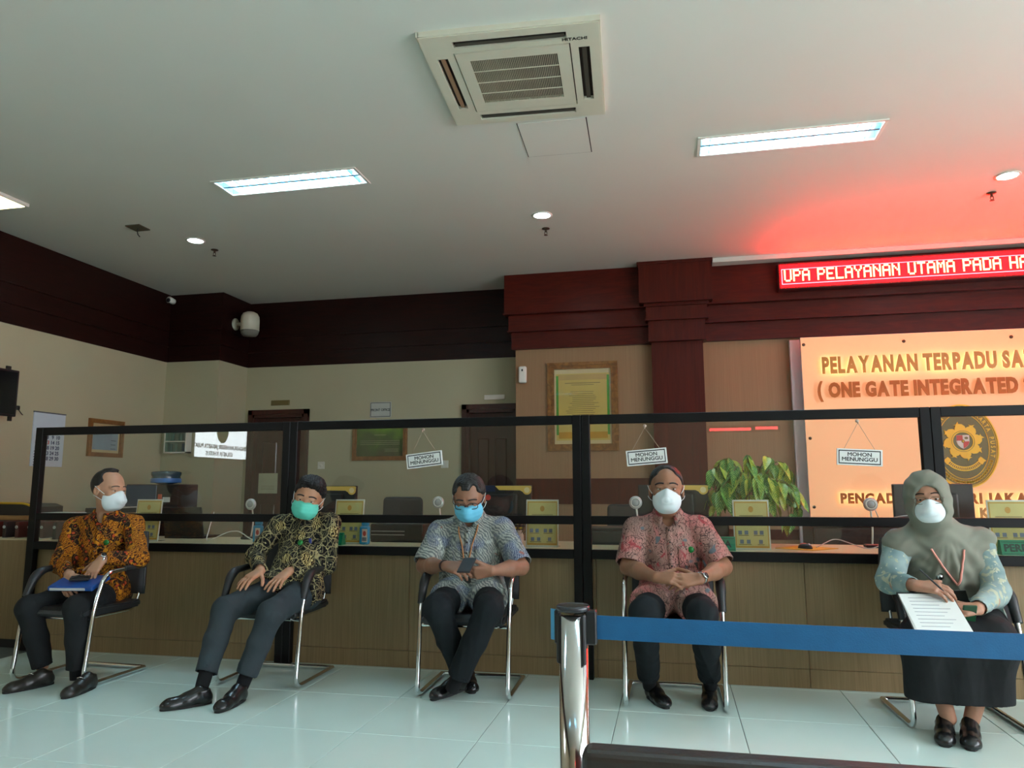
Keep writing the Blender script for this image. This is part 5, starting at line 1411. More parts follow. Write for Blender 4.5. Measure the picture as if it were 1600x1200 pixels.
def glasses(H, m, parent, origin, rim=0.0016, half=False):
    M = Matrix.Translation(-Vector(origin)) @ H.mat4()
    T = lambda p: M @ (Vector((p[0], p[1] * 1.05, p[2])) * H.sc)
    g = MB()
    for q in (-1, 1):
        n = 20; pts = []
        for k in range(n):
            a = 2 * PI * k / n; ca, sa = math.cos(a), math.sin(a)
            pts.append(T((0.104 - 0.0 - 0.18 * abs(0.026 * ca) * (1 if ca * q > 0 else 0), q * 0.034 + 0.026 * math.copysign(abs(ca) ** 0.7, ca), -0.004 + 0.0165 * math.copysign(abs(sa) ** 0.7, sa))))
        g.tube(pts, rim, 6, closed=True)
        g.tube([T((0.098, q * 0.060, 0.004)), T((0.07, q * 0.076, 0.006)), T((-0.01, q * 0.086, 0.010))], rim, 6)
    g.tube([T((0.106, -0.008, 0.0)), T((0.110, 0, 0.003)), T((0.106, 0.008, 0.0))], rim, 6)
    return g.build('glasses', m, parent)

def shoe(parent, heel, toe, m, origin, wid=1.0, rise=0.0, tip=0.0, high=0.075, sole=True, hz=0.0, tz=0.0):
    """heel and toe are floor points (x, y); hz/tz lift the heel or toe"""
    a = V3(heel[0], heel[1], hz); b = V3(toe[0], toe[1], tz)
    d = unit(b - a); L = np.linalg.norm(b - a); up = unit(V3(0, 0, 1) - d * d[2]); lt = np.cross(up, d)
    P = lambda x, y, z: a + d * x * L + lt * y + up * z
    F = SDF(np.minimum(a, b) - 0.09, np.maximum(a, b) + np.array([0.09, 0.09, 0.15]), 0.0045)
    w_ = 0.036 * wid
    F.cone(P(0.12, 0, 0.034), P(0.5, 0, 0.030), w_ * 0.92, w_ * 1.0, 0.02)
    F.cone(P(0.5, 0, 0.028), P(0.80, 0.002, 0.022), w_ * 1.05, w_ * 1.02, 0.02)
    F.ell(P(0.78, 0, 0.02), (L * 0.215, w_ * 1.12, 0.028), np.array([d, lt, up]), 0.02)
    F.cone(P(0.45, 0, 0.045), P(0.26, 0, 0.068), 0.028 * wid, 0.034 * wid, 0.03)
    F.cone(P(0.17, 0, 0.03), P(0.19, 0, high), w_ * 0.95, w_ * 0.98, 0.02, capb=True)
    F.half(P(0, 0, 0.008), -up)
    o = sdf_obj('shoe', F, m, parent, origin, 1)
    if sole:
        mb = MB(); pr = []
        for k in range(24):
            q = 2 * PI * k / 24; x = 0.5 + 0.5 * math.cos(q); wdt = (0.9 + 0.22 * math.sin(PI * min(1, x * 1.15)) - (0.12 if 0.3 < x < 0.5 else 0)) * w_ * abs(math.sin(q)) ** 0.6
            pr.append((x * 0.985 + 0.002, wdt * (1 if math.sin(q) > 0 else -1)))
        n = len(pr); v = [P(x, y, 0.0005) - np.array(origin) for x, y in pr] + [P(x, y * 1.0, 0.013) - np.array(origin) for x, y in pr]
        mb.add(v, [tuple(range(n)), tuple(range(2 * n - 1, n - 1, -1))] + [(i, i + n, (i + 1) % n + n, (i + 1) % n) for i in range(n)])
        mb.build('sole', mat('black_rubber_sole', (0.006, 0.006, 0.006), 0.7), o)
    return o

def person(cfg):
    J = {k: np.array(v, float) for k, v in cfg['J'].items()}
    ox, oy = J['pelvis'][0], (J['pelvis'][1] + J['knR'][1]) / 2
    O = np.array([ox, oy, 0.0])
    root = thing('person', cfg['label'], 'person', tuple(O), group='people seated along the counter')
    bw = cfg.get('bw', 1.0)                                # build, 1 = medium
    H = Head(J['head'], *[math.radians(a) for a in cfg['face']], cfg.get('hs', 1.0))
    skin, shirt, trous = cfg['skin'], cfg['shirt'], cfg['trousers']
    allp = np.array(list(J.values()))
    lo, hi = allp.min(0) - 0.2, allp.max(0) + 0.2
    lo[2] = max(lo[2], -0.02)
    spine = unit(J['neck'] - J['pelvis']); across = unit(J['shL'] - J['shR']); tf = unit(np.cross(across, spine))
    tf = tf if tf[1] < 0 else -tf
    # ---- body, one continuous surface
    F = SDF(lo, hi, 0.0042)
    H.build(F, J['neck'], 0.054 * bw)
    fl = (tf, 0.72)
    F.cone(J['pelvis'], J['chest'], 0.135 * bw, 0.130 * bw, 0.03, fl); F.cone(J['chest'], J['neck'] - spine * 0.03, 0.130 * bw, 0.06, 0.04, fl)
    F.cone(J['shR'], J['shL'], 0.05, 0.05, 0.04)
    hands = []
    for s, sg in (('R', -1), ('L', 1)):
        F.cone(J['neck'] - spine * 0.03, J['sh' + s], 0.045, 0.048, 0.03)
        F.cone(J['sh' + s], J['el' + s], 0.050 * bw, 0.042 * bw, 0.03); F.cone(J['el' + s], J['el' + s] * 0.6 + J['wr' + s] * 0.4, 0.043 * bw, 0.042 * bw, 0.02)
        F.cone(J['el' + s] * 0.6 + J['wr' + s] * 0.4, J['wr' + s], 0.042 * bw, 0.0255, 0.02)
        F.cone(J['hip' + s], J['kn' + s], 0.075, 0.052, 0.03); F.cone(J['kn' + s], J['an' + s], 0.050, 0.034, 0.03)
        hd = cfg['hand' + s]
        for a, b_, ra, rb, k in hand_shapes(J['wr' + s], hd['d'], hd['n'], sg, hd.get('curl', (0.3, 0.4, 0.3)), hd.get('spread', 0.07), cfg.get('hsc', 1.0), hd.get('thumb', (0.55, 0.75, -0.3)), hd.get('tb', 0.25), hd.get('curls')):
            F.cone(a, b_, ra, rb, k)
    F.cone(J['pelvis'], J['hipR'], 0.10, 0.09, 0.03); F.cone(J['pelvis'], J['hipL'], 0.10, 0.09, 0.03)
    sdf_obj('body', F, skin, root, O, 1)
    # ---- trousers
    if cfg['legs'] == 'trousers':
        F = SDF(lo, hi, 0.006); le = cfg.get('leg', 1.0)
        F.cone(J['hipR'], J['hipL'], 0.108, 0.108, 0.04); F.cone(J['pelvis'] + spine * 0.06, J['pelvis'], 0.13 * bw, 0.12 * bw, 0.04, fl)
        for s in 'RL':
            h_, k_, a_ = J['hip' + s], J['kn' + s], J['an' + s]
            F.cone(h_, k_, 0.098 * le, 0.074 * le, 0.03)
            sh = unit(a_ - k_); end = a_ - sh * cfg.get('hem', 0.0)
            F.cone(k_, k_ * 0.5 + end * 0.5, 0.072 * le, 0.066 * le, 0.03); F.cone(k_ * 0.5 + end * 0.5, end, 0.066 * le, 0.060 * le, 0.02, capb=True)
            F.cone(end - sh * 0.03, end + sh * 0.1, 0.052 * le, 0.052 * le, 0.0, mode='cut')
        sdf_obj('trousers', F, trous, root, O, 1, folds(cfg.get('tfold', 0.009), 22, cfg['seed'], (1.4, 1.0, 0.7)))
    else:
        F = SDF(lo - np.array([0.05, 0.05, 0]), hi + np.array([0.05, 0.05, 0]), 0.006)
        F.cone(J['hipR'], J['hipL'], 0.125, 0.125, 0.05)
        zh = cfg['skirt_hem']
        for s in 'RL':
            F.cone(J['hip' + s], J['kn' + s], 0.115, 0.095, 0.08); b_ = J['kn' + s] + V3(0, 0.01, 0); e_ = V3(b_[0] * 0.9 + J['an' + s][0] * 0.1, J['an' + s][1] + 0.02, zh - 0.05)
            F.cone(b_, e_, 0.095, 0.098, 0.09)
        F.cone((J['hipR'] + J['hipL']) / 2, (J['knR'] + J['knL']) / 2, 0.115, 0.095, 0.06); F.cone((J['knR'] + J['knL']) / 2, V3(*(J['anR'][:2] + J['anL'][:2]) / 2, zh - 0.05), 0.092, 0.09, 0.08)
        F.half(V3(0, 0, zh), V3(0, 0, -1))
        sdf_obj('skirt', F, trous, root, O, 1, folds(0.008, 20, cfg['seed'], (1.6, 1.0, 0.25)))
    # ---- shirt
    F = SDF(lo, hi, 0.0052)
    be = cfg.get('belly', 1.0); T = 0.014
    wst = J['pelvis'] * 0.6 + J['chest'] * 0.4 + tf * 0.02
    F.cone(J['pelvis'] + tf * 0.015, wst, (0.150 * be) * bw + T, (0.148 * be) * bw + T, 0.04, (tf, 0.80))
    F.cone(wst, J['chest'], (0.148 * be) * bw + T, 0.142 * bw + T, 0.04, (tf, 0.76))
    F.cone(J['chest'], J['neck'] - spine * 0.045, 0.142 * bw + T, 0.085 * bw, 0.05, (tf, 0.78))
    for s in 'RL':
        F.cone(J['neck'] - spine * 0.035, J['sh' + s], 0.060, 0.062 * bw, 0.03)
        sl, el, wr = J['sh' + s], J['el' + s], J['wr' + s]
        if cfg['sleeve'] == 'long':
            F.cone(sl, el, 0.066 * bw, 0.060 * bw, 0.035); F.cone(el, wr - unit(wr - el) * 0.015, 0.060 * bw, 0.041, 0.02, capb=True)
            dd = unit(wr - el); F.cone(wr - dd * 0.05, wr + dd * 0.08, 0.031, 0.031, 0.0, mode='cut')
        else:
            q = cfg.get('slen', 0.86); e2 = sl + (el - sl) * q; dd = unit(el - sl)
            F.cone(sl, e2, 0.068 * bw, 0.073 * bw, 0.035, capb=True); F.cone(e2 - dd * 0.04, e2 + dd * 0.1, 0.060 * bw, 0.064 * bw, 0.0, mode='cut')
        tl = cfg.get('tail', 0.36)
        if tl > 0:
            h_, k_ = J['hip' + s] + V3(0, 0, 0.014), J['kn' + s] + V3(0, 0, 0.014)
            e2 = h_ + (k_ - h_) * tl
            F.cone(h_, e2, 0.118, 0.108, 0.04, capb=True)
    if cfg.get('vneck', True):
        F.ell(J['neck'] + tf * 0.080 - spine * 0.020, (0.030, 0.06, 0.050), np.array([across, tf, spine]), 0.008, 'cut')
    F.cone(J['neck'] - spine * 0.02, J['neck'] + spine * 0.12, 0.058 * bw, 0.060 * bw, 0.004, mode='cut')
    F.half(V3(0, 0, cfg.get('shirt_floor', 0.40)), V3(0, 0, -1))
    so = sdf_obj('shirt' if cfg['legs'] == 'trousers' else 'blouse', F, shirt, root, O, 1, folds(cfg.get('sfold', 0.012), 21, cfg['seed'] + 5, (1.0, 1.0, 0.8)))
    # ---- collar
    if cfg.get('collar', True):
        v = []; f = []; n = 26
        for i in range(n + 1):
            q = math.radians(-158 + 316 * i / n); fr = max(0.0, math.cos(q + PI))        # 0 degrees is the back
            c_, s_ = -math.cos(q), math.sin(q)
            pt = max(0.0, (abs(q) - 2.0) / 0.76)
            for (r_, z) in ((0.063 * bw, 0.036 - 0.022 * pt), (0.069 * bw, 0.040 - 0.022 * pt), (0.092 * bw + 0.020 * pt, 0.000 - 0.044 * pt), (0.085 * bw + 0.014 * pt, -0.004 - 0.044 * pt)):
                v.append(J['neck'] + tf * (c_ * r_ * 1.02 + 0.006) + across * s_ * r_ + spine * (z - 0.022 * (0.5 + 0.5 * c_)) - O)
        for i in range(n):
            for k in range(4): f.append((i * 4 + k, i * 4 + (k + 1) % 4, i * 4 + 4 + (k + 1) % 4, i * 4 + 4 + k))
        f += [(0, 1, 2, 3), (4 * n + 3, 4 * n + 2, 4 * n + 1, 4 * n)]
        mb = MB(); mb.add(v, f, True); mb.build('collar', shirt, so)
    return root, H, J, O, so, tf, across, spine

# ---- cloth and skin materials
class NT:
    def __init__(s, name, rough=0.8):
        s.m, s.N, s.L, s.P = nm(name); s.P.inputs['Roughness'].default_value = rough
        s.P.inputs['Specular IOR Level'].default_value = 0.25
        tc = s.N.new('ShaderNodeTexCoord'); s.co = tc.outputs['Object']
    def mapv(s, sc=(1, 1, 1), rot=(0, 0, 0), v=None):
        n = s.N.new('ShaderNodeMapping'); n.inputs['Scale'].default_value = sc; n.inputs['Rotation'].default_value = rot
        s.L.new(v or s.co, n.inputs['Vector']); return n.outputs[0]
    def noise(s, sc, det=3, dist=0.0, v=None):
        n = s.N.new('ShaderNodeTexNoise'); n.inputs['Scale'].default_value = sc; n.inputs['Detail'].default_value = det; n.inputs['Distortion'].default_value = dist
        s.L.new(v or s.co, n.inputs['Vector']); return n.outputs['Fac']
    def warp(s, sc, amt, v=None):
        n = s.N.new('ShaderNodeTexNoise'); n.inputs['Scale'].default_value = sc; n.inputs['Detail'].default_value = 2
        s.L.new(v or s.co, n.inputs['Vector'])
        a = s.N.new('ShaderNodeVectorMath'); a.operation = 'SCALE'; a.inputs['Scale'].default_value = amt; s.L.new(n.outputs['Color'], a.inputs[0])
        b = s.N.new('ShaderNodeVectorMath'); b.operation = 'ADD'; s.L.new(v or s.co, b.inputs[0]); s.L.new(a.outputs[0], b.inputs[1]); return b.outputs[0]
    def vor(s, sc, feat='F1', out='Distance', v=None, rnd=1.0):
        n = s.N.new('ShaderNodeTexVoronoi'); n.feature = feat; n.inputs['Scale'].default_value = sc; n.inputs['Randomness'].default_value = rnd
        s.L.new(v or s.co, n.inputs['Vector']); return n.outputs[out]
    def wave(s, sc, dist=2.0, dsc=2.0, det=2.0, v=None, kind='BANDS', prof='SIN', dr='X'):
        n = s.N.new('ShaderNodeTexWave'); n.wave_type = kind; n.wave_profile = prof; n.inputs['Scale'].default_value = sc; n.inputs['Distortion'].default_value = dist
        n.inputs['Detail'].default_value = det; n.inputs['Detail Scale'].default_value = dsc
        if kind == 'BANDS': n.bands_direction = dr
        s.L.new(v or s.co, n.inputs['Vector']); return n.outputs['Fac']
    def ramp(s, fac, stops, const=False):
        n = s.N.new('ShaderNodeValToRGB'); r = n.color_ramp
        if const: r.interpolation = 'CONSTANT'
        while len(r.elements) < len(stops): r.elements.new(0.5)
        for e, (p, c) in zip(r.elements, stops): e.position = p; e.color = (*c, 1)
        s.L.new(fac, n.inputs['Fac']); return n.outputs['Color']
    def mix(s, fac, a, b):
        n = s.N.new('ShaderNodeMix'); n.data_type = 'RGBA'
        s.L.new(fac, n.inputs[0])
        for i, q in ((6, a), (7, b)):
            if isinstance(q, tuple): n.inputs[i].default_value = (*q, 1)
            else: s.L.new(q, n.inputs[i])
        return n.outputs[2]
    def done(s, col, bump=0.0, bs=300):
        s.L.new(col, s.P.inputs['Base Color'])
        if bump:
            f = s.noise(bs, 2); bp = s.N.new('ShaderNodeBump'); bp.inputs['Strength'].default_value = bump; bp.inputs['Distance'].default_value = 0.002
            s.L.new(f, bp.inputs['Height']); s.L.new(bp.outputs[0], s.P.inputs['Normal'])
        return s.m
B_, W_ = (0, 0, 0), (1, 1, 1)
def batik_orange():
    t = NT('orange_brown_batik'); v = t.mapv((1, 1, 1), (0, 0.75, 0))
    zone = t.ramp(t.wave(3.4, 3.0, 1.5, 1.5, v), [(0.46, B_), (0.52, W_)])
    fine = t.ramp(t.wave(17, 9.0, 3.0, 3.0, t.mapv((1, 1, 1), (0, -0.5, 0))), [(0.22, srgb(66, 28, 8)), (0.40, srgb(176, 96, 14)), (0.66, srgb(226, 160, 34)), (0.92, srgb(120, 56, 14))])
    fl = t.vor(30, v=t.warp(20, 0.03)); flo = t.ramp(fl, [(0.0, srgb(110, 50, 26)), (0.14, srgb(196, 84, 40)), (0.30, srgb(160, 58, 26)), (0.37, srgb(24, 16, 10)), (0.55, srgb(44, 26, 12)), (0.62, srgb(150, 100, 46)), (0.68, srgb(36, 22, 12))])
    gold = t.ramp(t.noise(24, 3, 1.2), [(0.56, B_), (0.62, W_)])
    return t.done(t.mix(zone, t.mix(gold, flo, srgb(196, 128, 26)), fine), 0.2)
def batik_black():
    t = NT('black_cream_batik'); w_ = t.warp(8, 0.09)
    sw = t.ramp(t.wave(9, 20, 1.5, 2.0), [(0.66, B_), (0.72, W_), (0.82, W_), (0.88, B_)])
    sw2 = t.ramp(t.vor(17, 'DISTANCE_TO_EDGE', v=w_), [(0.022, W_), (0.05, B_)])
    c = t.mix(sw2, srgb(14, 13, 12), srgb(150, 140, 100)); c = t.mix(sw, c, srgb(172, 162, 120))
    blob = t.ramp(t.vor(8.5, v=t.warp(12, 0.05)), [(0.26, W_), (0.30, B_)])
    inner = t.ramp(t.wave(24, 9, 2, 2), [(0.30, srgb(24, 20, 14)), (0.55, srgb(150, 122, 60)), (0.9, srgb(190, 176, 124))])
    return t.done(t.mix(blob, c, inner), 0.2)
def batik_grey():
    t = NT('grey_teal_batik'); v = t.warp(5, 0.10)
    ln = t.ramp(t.wave(22, 6, 1.8, 2.0, v, dr='DIAGONAL'), [(0.15, srgb(96, 102, 102)), (0.5, srgb(126, 132, 128)), (0.9, srgb(160, 164, 154))])
    big = t.noise(7, 2, 0.6); c = t.mix(t.ramp(big, [(0.50, B_), (0.62, W_)]), ln, t.ramp(t.wave(28, 9, 2, 2), [(0.3, srgb(74, 84, 108)), (0.8, srgb(136, 144, 156))]))
    pale = t.ramp(t.noise(9, 2, 0.3, t.mapv((1, 1, 1), (1, 1, 0))), [(0.58, B_), (0.68, W_)]); c = t.mix(pale, c, t.ramp(t.wave(24, 8, 2, 2), [(0.3, srgb(120, 128, 126)), (0.7, srgb(196, 202, 192))]))
    rd = t.ramp(t.noise(16, 1, 0, t.mapv((1, 1, 1), (0, 2, 1))), [(0.71, B_), (0.74, W_)]); return t.done(t.mix(rd, c, srgb(140, 96, 88)), 0.2)
def batik_pink():
    t = NT('dusty_pink_batik')
    base = t.ramp(t.noise(5, 3, 0.5), [(0.38, srgb(140, 112, 102)), (0.48, srgb(162, 122, 112)), (0.60, srgb(188, 116, 112)), (0.68, srgb(142, 110, 100))])
    ln = t.ramp(t.wave(15, 18, 1.6, 3), [(0.03, W_), (0.12, B_)]); c = t.mix(ln, base, srgb(70, 48, 44))
    ed = t.ramp(t.vor(26, 'DISTANCE_TO_EDGE', v=t.warp(9, 0.06)), [(0.02, W_), (0.05, B_)]); msk = t.ramp(t.noise(8, 1), [(0.46, B_), (0.56, W_)])
    c2 = t.mix(ed, c, srgb(78, 58, 56)); c = t.mix(msk, c, c2)
    bl = t.ramp(t.noise(14, 1, 0, t.mapv((1, 1, 1), (2, 0, 1))), [(0.68, B_), (0.72, W_)]); c = t.mix(bl, c, srgb(96, 104, 110))
    rd = t.ramp(t.noise(11, 3, 1.0, t.mapv((1, 1, 1), (1, 0, 3))), [(0.60, B_), (0.66, W_)]); return t.done(t.mix(rd, c, srgb(150, 62, 66)), 0.2)
def batik_pale():
    t = NT('pale_blue_motif_cloth')
    c = t.ramp(t.noise(6, 3, 0.5), [(0.35, srgb(112, 134, 134)), (0.55, srgb(146, 164, 160)), (0.7, srgb(120, 146, 150))])
    mt = t.ramp(t.noise(22, 4, 1.0), [(0.56, B_), (0.62, W_)]); c = t.mix(mt, c, srgb(172, 174, 150))
    d = t.ramp(t.vor(34), [(0.10, W_), (0.14, B_)]); return t.done(t.mix(d, c, srgb(190, 194, 180)), 0.2)
def plain_cloth(name, c, var=0.12, sc=9):
    t = NT(name, 0.85); return t.done(t.ramp(t.noise(sc, 4), [(0.3, tuple(x * (1 - var) for x in c)), (0.7, tuple(x * (1 + var) for x in c))]), 0.25, 500)
def skin_mat(name, c):
    t = NT(name, 0.5); s_ = t.P; s_.inputs['Subsurface Weight'].default_value = 0.06; s_.inputs['Subsurface Radius'].default_value = (0.02, 0.008, 0.005); s_.inputs['Specular IOR Level'].default_value = 0.4
    return t.done(t.ramp(t.noise(14, 4), [(0.3, tuple(x * 0.86 for x in c)), (0.7, tuple(min(1, x * 1.08) for x in c))]), 0.08, 220)
def hair_mat(name, c, grey=0.0):
    t = NT(name, 0.45); st_ = t.noise(1.0, 3, 0.4, t.mapv((60, 60, 14)))
    g = tuple(x + grey for x in c); return t.done(t.ramp(st_, [(0.4, c), (0.72, g)]), 0.4, 160)
SK1, SK2, SK3, SK4, SK5 = [skin_mat('skin_tone_%s' % n, srgb(*c)) for n, c in (('tan', (184, 138, 110)), ('warm', (180, 132, 102)), ('brown', (142, 100, 78)), ('olive', (146, 103, 78)), ('light', (168, 122, 98)))]
M_kf = mat('white_mask_fabric', srgb(214, 224, 226), 0.75, var=0.02, scale=30)
M_gm = mat('green_mask_fabric', srgb(96, 208, 186), 0.75, var=0.04, scale=30)
M_bm = mat('blue_mask_fabric', srgb(104, 190, 220), 0.75, var=0.04, scale=30)
M_bk = plain_cloth('black_trouser_cloth', (0.011, 0.012, 0.013), 0.2)
M_gy = plain_cloth('slate_trouser_cloth', srgb(50, 58, 62), 0.10)
M_ch = plain_cloth('charcoal_trouser_cloth', srgb(20, 25, 28), 0.15)
M_shoe = mat('black_shoe_leather', (0.010, 0.010, 0.010), 0.25, var=0.2)
M_shoeb = mat('dark_brown_shoe_leather', (0.016, 0.013, 0.010), 0.35, var=0.2)
M_sock = plain_cloth('black_sock', (0.008, 0.008, 0.009))
M_silver = mat('watch_silver', (0.6, 0.6, 0.6), 0.2, 1.0)
M_lan = mat('green_badge', srgb(16, 120, 50), 0.4)
M_strap = mat('orange_lanyard', srgb(168, 112, 66), 0.7)
M_pstrap = mat('pink_lanyard', srgb(226, 150, 136), 0.7)

def ring_on(parent, p, d, r, w_, m, origin, name, n=20, thick=0.004):
    """band around a limb: centre p, limb direction d"""
    d = Vector(unit(d)); M = Matrix.Translation(Vector(p) - Vector(origin)) @ d.to_track_quat('Z', 'Y').to_matrix().to_4x4()
    mb = MB().lathe([(r, -w_ / 2), (r + thick, -w_ / 2), (r + thick, w_ / 2), (r, w_ / 2), (r, -w_ / 2)], n=n)
    mb.v = [M @ Vector(v) for v in mb.v]; return mb.build(name, m, parent)
def watch(parent, p, d, n, origin, m):
    b_ = ring_on(parent, p, d, 0.0285, 0.016, m, origin, 'watch')
    d = Vector(unit(d)); n = Vector(unit(np.array(n) - np.array(d) * (np.array(n) @ np.array(d))))
    M = Matrix.Translation(Vector(p) - Vector(origin) + n * 0.030) @ n.to_track_quat('Z', 'Y').to_matrix().to_4x4()
    mb = MB().lathe([(0.0001, -0.003), (0.018, -0.003), (0.019, 0.003), (0.017, 0.007), (0.0001, 0.007)], n=22); mb.v = [M @ Vector(v) for v in mb.v]; mb.build('watch_case', m, b_)
    mb = MB().lathe([(0.0145, 0.0072), (0.0001, 0.0076)], n=20); mb.v = [M @ Vector(v) for v in mb.v]; mb.build('watch_dial', mat('watch_dial', srgb(60, 64, 66), 0.2), b_)
def socks(root, J, O, side, hem=0.0):
    k_, a_ = J['kn' + side], J['an' + side]; d = unit(a_ - k_)
    MB().tube([Vector(a_ - d * 0.09 - O), Vector(a_ + d * 0.02 - O), Vector(a_ + d * 0.055 - O)], [0.040, 0.038, 0.036], 14).build('sock', M_sock, root)
def badge(root, p, origin, tf, across, spine, reel=True, card=True, m=None, z=0.075):
    """round reel with an identity card hanging below, pinned on the chest at p"""
    Mx_ = Matrix(((across[0], -tf[0], spine[0], p[0] - origin[0]), (across[1], -tf[1], spine[1], p[1] - origin[1]), (across[2], -tf[2], spine[2], p[2] - origin[2]), (0, 0, 0, 1)))
    pr = None
    if reel:
        mb = MB().lathe([(0.0001, -0.004), (0.016, -0.004), (0.018, 0.0), (0.016, 0.006), (0.0001, 0.007)], n=20, M=Matrix.Rotation(PI / 2, 3, 'X')); mb.v = [Mx_ @ Vector(v) for v in mb.v]; pr = mb.build('badge_reel', m or M_lan, root)
    if card:
        mb = MB().tube([(0, -0.002, -0.015), (0.002, -0.003, -z + 0.02)], 0.0012, 5).rbox(-0.028, 0.030, -0.004, -0.001, -z - 0.055, -z + 0.02, 0.002, 1); mb.v = [Mx_ @ Vector(v) for v in mb.v]
        mb.build('badge_card', mat('smoky_card_holder', srgb(58, 62, 60), 0.25), root)

JOINTS = {
    'm1': {'head': (-3.6664, 4.27, 1.1389), 'neck': (-3.7166, 4.32, 0.9901), 'chest': (-3.7451, 4.36, 0.8018), 'pelvis': (-3.7192, 4.34, 0.4704), 'shR': (-3.9721, 4.34, 0.8898), 'shL': (-3.5629, 4.4, 0.9029), 'elR': (-3.8784, 4.14, 0.6658), 'elL': (-3.368, 4.22, 0.7074), 'wrR': (-3.6759, 4.0, 0.6216), 'wrL': (-3.488, 4.05, 0.7172), 'hipR': (-3.776, 4.27, 0.4784), 'hipL': (-3.5976, 4.3, 0.479), 'knR': (-3.7944, 3.85, 0.4413), 'knL': (-3.4714, 3.86, 0.4496), 'anR': (-3.7414, 3.92, 0.0926), 'anL': (-3.4526, 3.87, 0.0992)},
    'm2': {'head': (-2.2771, 4.38, 1.0832), 'neck': (-2.3249, 4.47, 0.9911), 'chest': (-2.331, 4.47, 0.7992), 'pelvis': (-2.3169, 4.3, 0.5126), 'shR': (-2.5111, 4.45, 0.9129), 'shL': (-2.1607, 4.47, 0.9227), 'elR': (-2.6223, 4.36, 0.7232), 'elL': (-2.1539, 4.42, 0.6621), 'wrR': (-2.4572, 4.15, 0.6535), 'wrL': (-2.2978, 4.2, 0.6476), 'hipR': (-2.3763, 4.25, 0.5292), 'hipL': (-2.2152, 4.27, 0.5193), 'knR': (-2.5463, 3.94, 0.4583), 'knL': (-2.2531, 3.94, 0.4462), 'anR': (-2.5411, 3.77, 0.1247), 'anL': (-2.3509, 3.86, 0.1056)},
    'm3': {'head': (-1.1771, 4.25, 1.0895), 'neck': (-1.206, 4.4, 0.987), 'chest': (-1.2025, 4.42, 0.8096), 'pelvis': (-1.2012, 4.42, 0.5256), 'shR': (-1.4046, 4.4, 0.8815), 'shL': (-1.0105, 4.42, 0.8956), 'elR': (-1.4563, 4.27, 0.6907), 'elL': (-0.8764, 4.3, 0.6914), 'wrR': (-1.2534, 4.05, 0.717), 'wrL': (-0.9988, 4.08, 0.691), 'hipR': (-1.2798, 4.36, 0.5131), 'hipL': (-1.0956, 4.38, 0.5153), 'knR': (-1.2742, 3.96, 0.5012), 'knL': (-0.9848, 3.98, 0.5069), 'anR': (-1.1993, 4.2, 0.1079), 'anL': (-1.1837, 4.02, 0.1078)},
    'm4': {'head': (-0.0348, 4.3, 1.1357), 'neck': (-0.0327, 4.42, 1.003), 'chest': (-0.0274, 4.42, 0.825), 'pelvis': (-0.005, 4.42, 0.5216), 'shR': (-0.2211, 4.4, 0.904), 'shL': (0.1468, 4.4, 0.9146), 'elR': (-0.2558, 4.28, 0.7055), 'elL': (0.2576, 4.28, 0.7155), 'wrR': (-0.0999, 4.05, 0.6798), 'wrL': (0.1257, 4.05, 0.6783), 'hipR': (-0.0932, 4.36, 0.5277), 'hipL': (0.0757, 4.36, 0.5324), 'knR': (-0.1639, 3.95, 0.5112), 'knL': (0.1286, 3.95, 0.5143), 'anR': (-0.1584, 4.25, 0.1126), 'anL': (0.1622, 4.25, 0.1285)},
    'm5': {'head': (1.2445, 4.08, 1.0897), 'neck': (1.3059, 4.2, 0.8973), 'chest': (1.3458, 4.28, 0.7722), 'pelvis': (1.4555, 4.4, 0.5), 'shR': (1.1286, 4.2, 0.8565), 'shL': (1.5157, 4.25, 0.8643), 'elR': (1.0529, 4.12, 0.6784), 'elL': (1.5402, 4.15, 0.634), 'wrR': (1.1156, 3.93, 0.6822), 'wrL': (1.3637, 3.9, 0.5882), 'hipR': (1.3375, 4.32, 0.493), 'hipL': (1.5207, 4.33, 0.4973), 'knR': (1.1332, 3.92, 0.4323), 'knL': (1.4198, 3.92, 0.435), 'anR': (1.22, 3.95, 0.0832), 'anL': (1.3167, 3.95, 0.0834)}}

def surface_point(obj, p, d):
    """where a ray from p along d meets the mesh of obj (obj's own space is world minus origin)"""
    ok, loc, nor, _ = obj.ray_cast(Vector(p), Vector(d))
    return (np.array(loc), np.array(nor)) if ok else (np.array(p), -np.array(d))
def on_front(so, O, p, tf, off=0.006):
    bpy.context.view_layer.update()
    q, n = surface_point(so, np.array(p) - O + tf * 0.5, -tf)
    return q + O + tf * off
def lanyard(root, so, O, pts, m, w_=0.008, tf=None, extra=None):
    Q = []
    for a, b_ in zip(pts[:-1], pts[1:]): Q += [a * (1 - k / 6) + b_ * k / 6 for k in range(6)]
    P = [on_front(so, O, p, tf, 0.008) for p in Q + [pts[-1]]]
    return MB().tube([Vector(p - O) for p in P], w_ / 2, 6).build('lanyard', m, root)

